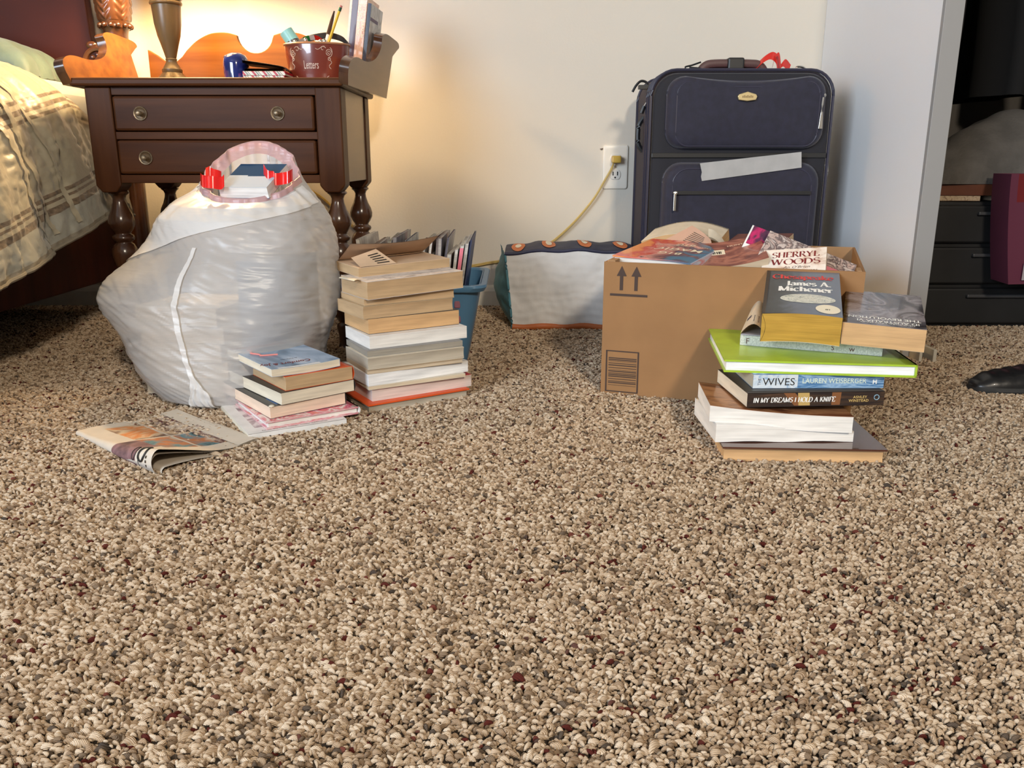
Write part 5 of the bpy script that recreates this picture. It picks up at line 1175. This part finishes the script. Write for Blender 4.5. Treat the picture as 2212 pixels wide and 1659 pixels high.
# duvet: cross-section profile swept along the bed side
DP = [(-2.2, .630), (-1.6, .640), (-1.30, .634), (-1.15, .618), (-1.06, .592), (-1.0, .556), (-.955, .508), (-.930, .455), (-.915, .400), (-.900, .335), (-.885, .26), (-.875, .20), (-.87, .15)]
dc = catmull([(x, 0, z) for x, z in DP], 12); arr = np.array(dc); seg = np.r_[0, np.cumsum(np.linalg.norm(np.diff(arr, axis=0), axis=1))]
def prof_at(s): return np.array([np.interp(s, seg, arr[:, 0]), np.interp(s, seg, arr[:, 2])])
def s_of_z(zv):
    return float(np.interp(-zv, -arr[20:, 2], seg[20:]))
def hem_z(Y): return float(np.interp(Y, [.6, 1.2, 1.43, 1.7, 1.93, 2.0, 2.06], [.17, .175, .19, .245, .295, .315, .34]))
DY0, DY1 = .75, 2.02
def duv(u, v):
    Y = DY0 + (DY1 - DY0) * u; sh = s_of_z(hem_z(Y)); s_ = (sh - .30) * v / .5 if v < .5 else sh - .30 * (1 - v) / .5; x, z = prof_at(s_)
    side = min(1, max(0, (s_ - seg[-1] + .62) / .25))
    # hanging folds and creases
    w_ = .013 * side * (sin(Y * 31 + 3 * v) * .6 + sin(Y * 17 + 1) * .5)
    w_ += .016 * side * mn.noise(Vector((Y * 9, s_ * 5, 1.2))) + .010 * mn.noise(Vector((Y * 22 + 3 * s_, s_ * 9, 4)))
    w_ += .011 * (abs(mn.noise(Vector((Y * 34, s_ * 16 + Y * 12, 7)))) - .25) + .006 * (abs(mn.noise(Vector((Y * 60 + s_ * 30, s_ * 44, 2)))) - .2)
    i = s_ ; nrm = np.array([.95, .3]) if z < .55 else np.array([.35, .95])
    e_ = max(0, (Y - 1.88) / .14)        # end towards the headboard drops down
    z2 = z - .05 * e_ ** 2 * (z > .3); x2 = x
    if Y > 1.76: x2 = min(x2, -.895 + max(0, (.335 - z)) * .5) if z > .33 else x2
    if Y > 1.72: w_ = min(w_, .004 if z > .33 else .008)
    return (x2 + nrm[0] * w_, Y, z2 + nrm[1] * w_ * .6)
M['duvet'] = mat('duvet_satin', (.38, .34, .25), .42, vary=(10, .05), bump=(70, .35, .003), sheen=.3)
M['duvet_b'] = mat('duvet_brown_stripe', (.16, .115, .075), .42, vary=((4, 90, 160), .35), bump=(90, .35, .002), sheen=.3)
M['duvet_g'] = mat('duvet_grey_band', (.33, .325, .28), .42, vary=(12, .05), bump=(70, .3, .003), sheen=.3)
M['duvet_h'] = mat('duvet_hem', (.25, .22, .17), .55, bump=(60, .4, .002))
def dmat(u, v):
    Y = DY0 + (DY1 - DY0) * u; d = .30 * (1 - v) / .5 if v >= .5 else 1.
    if d < .010: return 3
    if .058 < d < .070 or .078 < d < .083 or .090 < d < .096: return 1
    if d < .058: return 2
    if .235 < d < .243 or .250 < d < .262 or .272 < d < .278: return 1
    if .243 < d < .272: return 0
    return 0
td = thing('duvet', 'cream satin duvet with brown stripe bands hanging over the side of the bed', 'duvet', (-1.3, 1.5, 0))
obj('cover', MB().grid(duv, 230, 230, fmat=dmat), ['duvet', 'duvet_b', 'duvet_g', 'duvet_h'], td, smooth=True, autosmooth=80)
mb = MB()
for Y_, lean in ((1.555, .06), (1.60, .055), (1.70, .03)):
    mb.grid(lambda u, v: tuple(np.array(duv(((Y_ + lean * u + .012 * v) - DY0) / (DY1 - DY0), .46 + .50 * u)) + np.array([.0035, 0, .001])), 60, 3)
obj('pleat', mb, 'duvet', td, smooth=True)
obj('hem', MB().tube([np.array(duv(u, 1)) for u in np.linspace(0, 1, 120)], .004, 6), 'duvet_h', td, smooth=True)
# end closure of the duvet near the headboard
mb = MB().grid(lambda u, v: tuple(np.array(duv(1, u)) * (1 - v) + np.array([duv(1, u)[0] - .06 * v, DY1 + .03 * sin(v * pi / 2), .35]) * v), 80, 6); obj('end_fold', mb, 'duvet', td, smooth=True)
tm = obj('mattress', MB().box(-2.4, -1.02, .8, 2.17, .30, .575), mat('mattress_ticking', (.45, .45, .42), .8), bevel=.03); tag(tm, 'mattress hidden under the striped duvet on the left', 'mattress')
tr_ = obj('bed_frame', MB().box(-2.4, -1.04, .75, 2.21, .10, .295), 'cherry', bevel=.004); tag(tr_, 'dark reddish wooden bed rail below the duvet', 'bed frame')
def pil(u, v):
    x = -1.55 + .46 * u; Y = 1.99 + .20 * v; e = (1 - (2 * u - 1) ** 6) ** .5 * (1 - (2 * v - 1) ** 4) ** .5
    return (x + .02 * mn.noise(Vector((v * 4, u * 3, 0))), Y, .640 + .062 * e - .055 * max(0, u - .55) / .45 * 1.0 + .006 * mn.noise(Vector((u * 14, v * 9, 3))))
def pil2(u, v): a = pil(u, v); e = (1 - (2 * u - 1) ** 6) ** .5 * (1 - (2 * v - 1) ** 4) ** .5; return (a[0], a[1], a[2] - .072 * e)
tp_ = obj('pillow', MB().grid(pil, 60, 24).grid(pil2, 60, 24, flip=True), mat('sage_pillowcase', (.10, .15, .13), .6, vary=(14, .15), bump=(60, .4, .003), sheen=.3), smooth=True, autosmooth=80); tag(tp_, 'sage green pillow lying on the bed above the duvet', 'pillow')

# ---------------------------------------------------------------- translucent plastic bag
def plastic(name, c, tr, rough=.28, bs=.5):
    m = bpy.data.materials.new(name); m.use_nodes = True; nt = m.node_tree; N = nt.nodes; L = nt.links
    for n_ in list(N):
        if n_.type != 'OUTPUT_MATERIAL': N.remove(n_)
    out = N['Material Output']
    df = N.new('ShaderNodeBsdfDiffuse'); df.inputs[0].default_value = (*c, 1); tl_ = N.new('ShaderNodeBsdfTranslucent'); tl_.inputs[0].default_value = (*c, 1)
    tr_ = N.new('ShaderNodeBsdfTransparent'); gl = N.new('ShaderNodeBsdfGlossy'); gl.inputs['Roughness'].default_value = rough; gl.inputs[0].default_value = (1, 1, 1, 1)
    m1 = N.new('ShaderNodeMixShader'); m1.inputs[0].default_value = .35; m2 = N.new('ShaderNodeMixShader'); m2.inputs[0].default_value = tr; m3 = N.new('ShaderNodeMixShader')
    fr = N.new('ShaderNodeFresnel'); fr.inputs[0].default_value = 1.4
    tc = N.new('ShaderNodeTexCoord'); mp = N.new('ShaderNodeMapping'); mp.inputs['Scale'].default_value = (6, 6, 46); nz = N.new('ShaderNodeTexNoise'); nz.inputs['Scale'].default_value = 1.6; nz.inputs['Detail'].default_value = 5; nz.inputs['Distortion'].default_value = .8
    bp = N.new('ShaderNodeBump'); bp.inputs['Strength'].default_value = bs; bp.inputs['Distance'].default_value = .006
    L.new(tc.outputs['Object'], mp.inputs[0]); L.new(mp.outputs[0], nz.inputs[0]); L.new(nz.outputs[0], bp.inputs['Height'])
    for s_ in (df, tl_, gl): L.new(bp.outputs[0], s_.inputs['Normal'])
    L.new(bp.outputs[0], fr.inputs['Normal'])
    L.new(df.outputs[0], m1.inputs[1]); L.new(tl_.outputs[0], m1.inputs[2]); L.new(m1.outputs[0], m2.inputs[1]); L.new(tr_.outputs[0], m2.inputs[2])
    L.new(fr.outputs[0], m3.inputs[0]); L.new(m2.outputs[0], m3.inputs[1]); L.new(gl.outputs[0], m3.inputs[2]); L.new(m3.outputs[0], out.inputs[0])
    return m
M['film'] = plastic('white_bag_film', (.93, .92, .92), .47, .32, .25)
M['film_d'] = plastic('doubled_bag_film', (.92, .91, .90), .10, .3, .25)
M['film_p'] = plastic('pinkish_hem_film', (.78, .50, .52), .25)
RG = [  # z, cx, cy, rx, ry
    (.000, -.490, 1.455, .105, .125), (.012, -.492, 1.450, .135, .145), (.045, -.498, 1.450, .160, .155), (.09, -.503, 1.452, .172, .160), (.14, -.502, 1.455, .184, .160), (.175, -.500, 1.458, .188, .158),
    (.205, -.494, 1.465, .182, .154), (.24, -.484, 1.475, .172, .148), (.275, -.474, 1.485, .160, .140), (.305, -.470, 1.490, .146, .128), (.330, -.466, 1.495, .124, .108), (.347, -.460, 1.500, .100, .086), (.358, -.457, 1.500, .086, .070)]
RA = np.array(RG); tR = np.linspace(0, 1, len(RG))
def bagp(u, v, g=0.):
    """u around (0 = +X, .75 = front), v up"""
    z, cx, cy, rx, ry = [np.interp(v, tR, RA[:, k]) for k in range(5)]
    a = 2 * pi * u; ca, sa = cos(a), sin(a)
    top = max(0, (v - .68) / .32)
    z2 = z + top ** 2 * (.062 * max(0, sa) ** 1.2 - .034 * max(0, -sa) + .004)
    # gathers near the mouth, broad bulges below, fine creases around the belly
    gath = .010 * top * (sin(a * 9 + 1) * .5 + sin(a * 17 + 2) * .3 + sin(a * 29) * .2)
    n1 = .012 * (1 - top) * mn.noise(Vector((ca * 1.6, sa * 1.6, z * 6 + 3))) * min(1, z / .03)
    n2 = .0024 * mn.noise(Vector((ca * 4 + z * 12, sa * 4, z * 34))) + .0036 * (abs(mn.noise(Vector((ca * 3.2, sa * 3.2 + 2, z * 95 + ca * 7 + sin(a * 3))))) - .2)
    lt = .034 * exp(-((z - .185) / .055) ** 2) * max(0, -ca) ** 4 * max(0, .7 - sa)
    cut = -.020 * exp(-((z - .255) / .035) ** 2) * max(0, -ca) * max(0, -sa) * 1.6
    r_ = 1 + (gath + n1 + n2 + lt + cut) / .16 + g / .16
    return np.array([cx + rx * r_ * ca, cy + ry * r_ * sa, z2])
tg = thing('plastic_bag', 'bulging translucent white drawstring bag full of books in front of the nightstand', 'bag', (-.49, 1.455, 0))
NU, NV = 260, 200
def vmap(v): return v
mb = MB().grid(lambda u, v: bagp(u, v), NU, NV, closed_u=True)
mb.grid(lambda u, v: (bagp(u, 0) * (1 - v) + np.array([-.49, 1.455, .0008]) * v), NU, 3, closed_u=True, flip=True)
obj('film', mb, 'film', tg, smooth=True, autosmooth=80)
def hemf(u, v):
    p = bagp(u, 1); c = np.array([-.457, 1.503, p[2]]); d = p - c
    k = [0, .06, .10, .16][0] ; 
    q_ = c + d * (1 - .18 * v); q_[2] = p[2] + .010 * sin(pi * min(1, v * 2)) * (1 if v < .5 else 1) - .020 * max(0, v - .35)
    return q_
obj('hem', MB().grid(hemf, NU, 10, closed_u=True), 'film_p', tg, smooth=True, autosmooth=80)
def innf(u, v):
    p = hemf(u, 1); c = np.array([-.457, 1.503, p[2]]); return c + (p - c) * (1 + .1 * v) + np.array([0, 0, -.07 * v])
obj('inner_film', MB().grid(innf, 120, 8, closed_u=True), 'film', tg, smooth=True)
# doubled flap hanging over the upper front, a fold down the middle
def overlap(u, v):
    uu = .49 + .50 * u; va = .60 + .10 * sin(u * 2.2 - .6) + .13 * u; return bagp(uu, va + (.985 - va) * v, .0030)
obj('doubled_film', MB().grid(overlap, 130, 60), 'film_d', tg, smooth=True, autosmooth=80)
def seam(u, v): vv = .64 - .56 * u; return bagp(.716 + .026 * u - .006 * sin(u * 4) + .008 * (v - .5), vv, .0034)
obj('folded_seam', MB().grid(seam, 80, 4), 'film_d', tg, smooth=True)
def corner(u, v): return bagp(.738 + .045 * (u - .5) * (.35 + 1.1 * v ** .7) + .004 * sin(v * 9), .02 + .20 * (1 - v) * (1 - .5 * abs(u - .5)), .0045 + .003 * sin(u * 22) * v)
obj('gathered_corner', MB().grid(corner, 40, 20), 'film_d', tg, smooth=True)
M['drawr'] = mat('red_drawstring', (.80, .012, .010), .22, coat=.6)
ds = np.array(P(455, 392, Y=1.432)); V = []
def bow(c0, pts, nm):
    c_ = [np.array(c0) + np.array(p) for p in pts]
    cc_ = catmull(c_, 6); k = len(cc_)
    return obj(nm, MB().grid(lambda u, v: cc_[int(round(u * (k - 1)))] + np.array([.002 * sin(u * 9), .004 * (v - .5), .020 * (v - .5)]), k - 1, 3), 'drawr', tg, smooth=True, autosmooth=30)
bow(ds, [(-.021, .012, .004), (-.014, -.004, .001), (-.004, .003, -.001), (.006, -.006, -.001), (.014, .002, -.003), (.020, .006, .002)], 'drawstring')
bow(ds, [(-.012, .014, .012), (-.002, .004, .015), (.006, .006, .010), (.013, .014, .006)], 'drawstring')
ds2 = np.array(P(601, 383, Y=1.47))
bow(ds2, [(-.030, .020, .012), (-.020, .000, .002), (-.010, .006, .000), (-.001, -.008, -.003), (.008, .000, -.002), (.016, -.006, .000), (.022, .008, .004)], 'drawstring')
# contents seen through the film
GI = 'things packed inside the plastic bag'
def inbox(nm, label, cat_, c0, yaw, sx, sy, sz, m, z0, tilt=0):
    R = yawframe(yaw, tilt); t_ = thing(nm, label, cat_, (c0[0], c0[1], z0), R)
    return t_
t1_ = tag(obj('carton', MB().box(-.462, -.356, 1.395, 1.53, .03, .238), mat('slate_carton', (.10, .12, .16), .6), bevel=.003), 'dark slate carton showing through the right side of the plastic bag', 'carton')
for k in range(5):
    book('book packed in the lower left of the plastic bag seen dimly through the film', (-.628 + .004 * (k % 2), 1.385 - .003 * k, .012 + .031 * k), yawframe(-13 + 3 * (k % 2)), .150, .15, .030, pm='beige', top='cream', bot='cream', spine='far', group=GI, hard=False)
book('white book with blue back edge sticking up in the mouth of the plastic bag', P(478, 428, Y=1.455), yawframe(-8, 22), .086, .100, .020, pm='bwhite', top=[mat('bag_book_white', (.42, .48, .56), .9, spec=.05), mat('bag_book_blue', (.015, .05, .12), .9, spec=.05)], bot='blue', spine='far', fmat=lambda u, v: 1 if v > .52 - .1 * u else 0)

# ---------------------------------------------------------------- newspaper
A0 = P(165, 941, z=.003); B0 = P(343, 1031, z=.0); C0 = P(545, 955, z=.006); D0 = P(376, 890, z=.004)
M['news'] = mat('newsprint', (.62, .54, .44), .85, vary=(30, .04))
M['news_in'] = mat('newsprint_inside', (.42, .37, .32), .9, vary=(20, .2))
CV['n1'] = art('news_photo_warm', [(.60, .48, .30), (.62, .20, .04), (.60, .46, .30), (.16, .07, .04), (.55, .45, .32)], (2.2, 4, 1), rough=.8, coat=0, dist=2)
CV['n2'] = art('news_photo_teal', [(.02, .03, .03), (.12, .24, .27), (.45, .14, .03), (.5, .42, .32), (.04, .03, .02)], (2.5, 4, 1), rough=.8, coat=0, dist=2)
CV['n3'] = art('news_photo_plum', [(.16, .07, .07), (.26, .14, .14), (.08, .04, .04)], (3, 3, 1), rough=.8, coat=0)
CV['n4'] = art('news_photo_maroon', [(.58, .48, .38), (.10, .02, .02), (.58, .48, .38), (.14, .05, .04)], (2, 5, 1), rough=.8, coat=0, dist=3)
def nprof(t, h):   # t 0..1: bottom open edge -> fold -> top open edge ; returns (across 0..1, height)
    if t < .42: s_ = 1 - t / .42; return (s_ * .97 + .03, .002)
    if t < .58: a = -pi / 2 - (t - .42) / .16 * pi; return (.03 + .085 * (cos(a)) * min(1, h / .02), .002 + h / 2 + h / 2 * sin(a))
    s_ = min(1., (t - .58) / .42); return (.03 + .97 * s_, .002 + h * max(0., 1 - s_) ** 1.6 * (1 - .15 * s_) + .004 * s_ + .0015 * sin(s_ * 7))
def newsf(gap, lo=0., hi=1., ext=1.):
    def fn(u, v):   # u along the fold A->B, v round the profile
        h = (.008 + .027 * u ** 1.8) * gap; t = lo + (hi - lo) * v; w_, z = nprof(t, h)
        base = A0 + (B0 - A0) * u; far = D0 + (C0 - D0) * u
        p = base + (far - base) * w_ * ext; return (p[0], p[1], z + .0006 * mn.noise(Vector((u * 9, v * 12, 1))) + .0004)
    return fn
def nm_(u, v):
    if v < .42: return 0
    if v < .655: return 3 if .52 < u < .82 else 0
    if v > .965: return 0
    if u < .06 or u > .86: return 0
    if .50 < u < .515: return 0
    if v < .80: return 2 if u > .515 else (1 if u > .10 else 0)
    if v < .815: return 0
    if u < .50: return 4 if v > .86 else 1
    return 2 if v < .90 else 4
tnw = thing('newspaper', 'folded newspaper with colour pictures lying on the carpet at the lower left', 'newspaper', tuple((A0 + C0) / 2 * np.array([1, 1, 0])))
fn = newsf(1.0)
obj('outer_sheet', MB().grid(fn, 60, 90, fmat=nm_), ['news', CV['n1'], CV['n2'], CV['n3'], CV['n4']], tnw, smooth=True, autosmooth=80)
f2 = newsf(.84, .02, .97); obj('inner_sheet', MB().grid(lambda u, v: (f2(.01 + .98 * u, v)[0], f2(.01 + .98 * u, v)[1], f2(.01 + .98 * u, v)[2] + (.0010 if v < .5 else -.0012)), 40, 70), 'news_in', tnw, smooth=True, autosmooth=80)
f3 = newsf(.34, .02, .96, 1.0); obj('inner_sheet', MB().grid(lambda u, v: tuple(np.array(f3(u, v)) + np.array([.006, .003, .0014 if v < .5 else -.0020])), 30, 60), 'news', tnw, smooth=True, autosmooth=80)
def edge_sheet(k):
    def fn_(u, v): a = C0 + (D0 - C0) * u; d = (C0 - B0); d /= np.linalg.norm(d); p = a + d * (-.03 + (.012 - .003 * k) * 1 + .03 * v) ; return (p[0], p[1], .0045 + .0013 * k + .001 * sin(u * 5 + k) + .002 * v * (1 - u))
    return fn_
for k in range(3): obj('page_edge', MB().grid(edge_sheet(k), 20, 4), 'news', tnw, smooth=True)
up_ = lambda u, s_: fn(u, .58 + .42 * s_)
mb = MB().tube([tuple(np.array(fn(.885 + .035 * cos(a), .55 + .05 * sin(a))) + np.array([-.0008, -.0008, .0006])) for a in np.linspace(0, 2 * pi, 25)[:-1]], .0013, 5, closed=True)
mb.tube([tuple(np.array(fn(.80 + .018 * cos(a), .54 + .045 * sin(a))) + np.array([-.0008, -.0008, .0006])) for a in np.linspace(0, 2 * pi, 19)[:-1]], .0005, 5, closed=True)
mb.tube([tuple(np.array(fn(.855 + 0 * q, .47 + .12 * q)) + np.array([-.0006, -.0006, .0005])) for q in np.linspace(0, 1, 9)], .0004, 4)
for q0 in (.48, .50, .52): mb.grid(lambda u, v: tuple(np.array(fn(.935 + .01 * v, q0 + .012 * u)) + np.array([-.0007, -.0007, .0006])), 3, 1)
obj('masthead_lettering', mb, INK['black'], tnw)
mb = MB()
for u0, u1, v0, v1 in ((.49, .495, .66, .97), (.82, .823, .66, .9), (.26, .262, .68, .9)):
    mb.grid(lambda u, v: tuple(np.array(fn(u0 + (u1 - u0) * u, v0 + (v1 - v0) * v)) + np.array([0, 0, .0005])), 1, 16)
obj('column_rule', mb, INK['brown'], tnw)

# ---------------------------------------------------------------- closet contents, shoe, floor guide
M['crate'] = mat('black_crate', (.006, .006, .0065), .6, vary=(10, .3))  # black deepened to carry the closet's shade
tcr = thing('storage_drawers', 'black plastic drawer tower standing in the dark closet', 'drawers', (1.15, 2.15, 0))
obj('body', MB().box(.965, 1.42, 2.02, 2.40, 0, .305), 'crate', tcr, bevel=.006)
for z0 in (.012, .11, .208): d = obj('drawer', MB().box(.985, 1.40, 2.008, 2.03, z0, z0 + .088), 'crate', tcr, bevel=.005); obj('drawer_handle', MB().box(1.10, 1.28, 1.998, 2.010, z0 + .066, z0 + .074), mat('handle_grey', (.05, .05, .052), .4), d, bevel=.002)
book('thin cream-spined book lying on the black drawers in the closet', (.99, 2.03, .306), yawframe(-4), .12, .15, .012, pm='beige', top='brown', spm=art('old_spine', [(.35, .25, .16), (.5, .38, .25), (.2, .12, .07)], (12, 1, 1)), spine='near')
book('brown paperback lying on the cream-spined book in the closet', (.985, 2.035, .3185), yawframe(-6), .17, .12, .026, pm='beige', top='brown', spm='brown', spine='near')
book('tan folded pad lying beside the books on the closet drawers', (1.155, 2.05, .306), yawframe(5), .055, .10, .036, pm='beige', top='tan', spine='far', name='paper_pad', kind='pad')
def blk(u, v):
    x = .95 + .50 * u; Y = 2.02 + .32 * v; e = max(0., sin(pi * v)) ** .5 * min(1, (u + .02) * 6) ** .5 * min(1, (1.02 - u) * 5)
    h = .05 + .11 * exp(-((u - .48) / .26) ** 2) + .06 * exp(-((u - .8) / .2) ** 2)
    return (x, Y - .04 * e, .345 + h * e + .014 * sin(u * 24 + 3 * v) * v * e + .016 * mn.noise(Vector((u * 6, v * 4, 1))) * e)
o_ = obj('blanket', MB().grid(blk, 80, 40).grid(lambda u, v: (blk(u, v)[0], blk(u, v)[1] , .345), 20, 10, flip=True), mat('grey_fleece', (.10, .09, .08), .95, vary=(20, .15), bump=(150, .5, .003)), smooth=True, autosmooth=80); tag(o_, 'rumpled grey fleece blanket heaped on top of the closet drawers', 'blanket')  # fleece grey darkened to stand in for closet shade
tb2 = thing('gift_bag', 'shade-darkened pink paper bag with red front hanging in the closet at the right edge', 'bag', (1.18, 1.93, .12))
M['gpink'] = mat('bag_pink', (.10, .015, .035), .7); M['gred'] = mat('bag_red', (.13, .004, .006), .6)  # pink and red darkened, the closet's shade is in the colour
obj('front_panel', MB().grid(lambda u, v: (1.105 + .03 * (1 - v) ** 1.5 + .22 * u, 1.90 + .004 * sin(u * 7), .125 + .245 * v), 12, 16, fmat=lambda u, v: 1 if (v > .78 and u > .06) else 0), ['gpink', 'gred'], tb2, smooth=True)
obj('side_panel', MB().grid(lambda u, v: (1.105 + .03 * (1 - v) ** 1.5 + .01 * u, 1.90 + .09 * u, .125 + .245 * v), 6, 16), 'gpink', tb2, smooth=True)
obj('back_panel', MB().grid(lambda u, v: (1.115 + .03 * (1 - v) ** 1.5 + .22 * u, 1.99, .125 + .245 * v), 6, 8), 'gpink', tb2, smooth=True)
obj('bag_label', MB().grid(lambda u, v: (1.162 + .10 * u, 1.897, .135 + .04 * v), 2, 2), mat('bag_label_grey', (.35, .30, .30), .6), tb2)
text_part('lettering', 'LOVE', lambda x, y: (1.165 + x, 1.8945, .352 + y), mat('bag_gold', (.45, .22, .08), .4), tb2, .014, local=False)
# dark clothes on a rail
rod = obj('closet_rod', MB().tube([(FX + .037, 2.25, 1.68), (2.9, 2.25, 1.68)], .014, 12), 'steel', smooth=True); tag(rod, 'metal hanging rod high inside the dark closet', 'rod')
for k in range(5):
    x0 = 1.02 + .17 * k; 
    def coat_(u, v, x0=x0, k=k):
        a = 2 * pi * u; w_ = (.045 + .012 * sin(6 * v + k)) * (1 - .3 * max(0, v - .9) * 10 * .5); d_ = .20 * (1 - .75 * max(0, v - .86) / .14)
        return (x0 + w_ * cos(a) * (1 + .25 * sin(a * 7 + k)) + .01 * sin(v * 9 + k), 2.28 + d_ * sin(a), (.52 + .03 * (k % 3)) + 1.12 * v)
    tt_ = thing('hanging_coat', 'black garment hanging on the rod inside the dark closet', 'coat', (x0, 2.28, .5), None, 'black garments hanging in the closet')
    obj('fabric', MB().grid(coat_, 40, 24, closed_u=True), mat('black_wool', (.006, .006, .007), .95), tt_, smooth=True)
    obj('hanger_hook', MB().tube([(x0, 2.25, 1.63), (x0, 2.25, 1.665), (x0, 2.236, 1.69), (x0, 2.25, 1.699), (x0, 2.264, 1.69)], .002, 6), 'steel', tt_, smooth=True)
# floor guide of the sliding door
mb = MB().box(FX + .012, FX + .062, 1.640, 1.690, 0, .0035).box(FX + .040, FX + .047, 1.642, 1.688, .003, .030); mb.box(FX + .012, FX + .018, 1.642, 1.688, .003, .030)
o_ = obj('door_guide', mb, mat('guide_plastic', (.50, .46, .38), .5), bevel=.0012); tag(o_, 'small beige plastic door guide on the carpet by the closet jamb', 'door guide')
# black shoe at the right edge
tsn = thing('shoe', 'black shoe with grey stripe lying on the carpet at the right edge', 'shoe', (.93, 1.43, 0))
def shoe(u, v):
    a = 2 * pi * v; x = .815 + .27 * u; wd = .046 * (max(0., sin(pi * min(1, u * 1.02 + .0))) ** .38 + .0) * (1 - .18 * u); hh = .018 + .020 * min(1, u * 2.2) * (1 - .25 * u)
    hh *= min(1, (u * 8) ** .5) if u < .125 else 1
    return (x, 1.435 + wd * cos(a) + .03 * u, .012 + hh * max(0, sin(a)) ** .8 + (.0010 * sin(u * 70) if u < .4 else 0) * max(0, sin(a)))
obj('upper', MB().grid(shoe, 60, 32), mat('black_leather', (.010, .010, .011), .35, coat=.2, bump=(50, .3, .002)), tsn, smooth=True, autosmooth=80)
obj('sole', MB().grid(lambda u, v: (shoe(u, 0)[0], 1.435 + .03 * u + (shoe(u, 0)[1] - 1.435 - .03 * u) * cos(2 * pi * v) * 1.08, .0075 + .0085 * (1 if sin(2 * pi * v) > 0 else -1) * abs(sin(2 * pi * v)) ** .3), 50, 16), mat('black_rubber', (.02, .02, .02), .7), tsn, smooth=True)
obj('side_stripe', MB().grid(lambda u, v: tuple(np.array(shoe(.34 + .4 * u, .58 + .035 * v + .02)) * np.array([1, 1, 1]) + np.array([0, -.0015, .008 + .0])), 12, 2), mat('stripe_grey', (.22, .24, .25), .4), tsn, smooth=True)
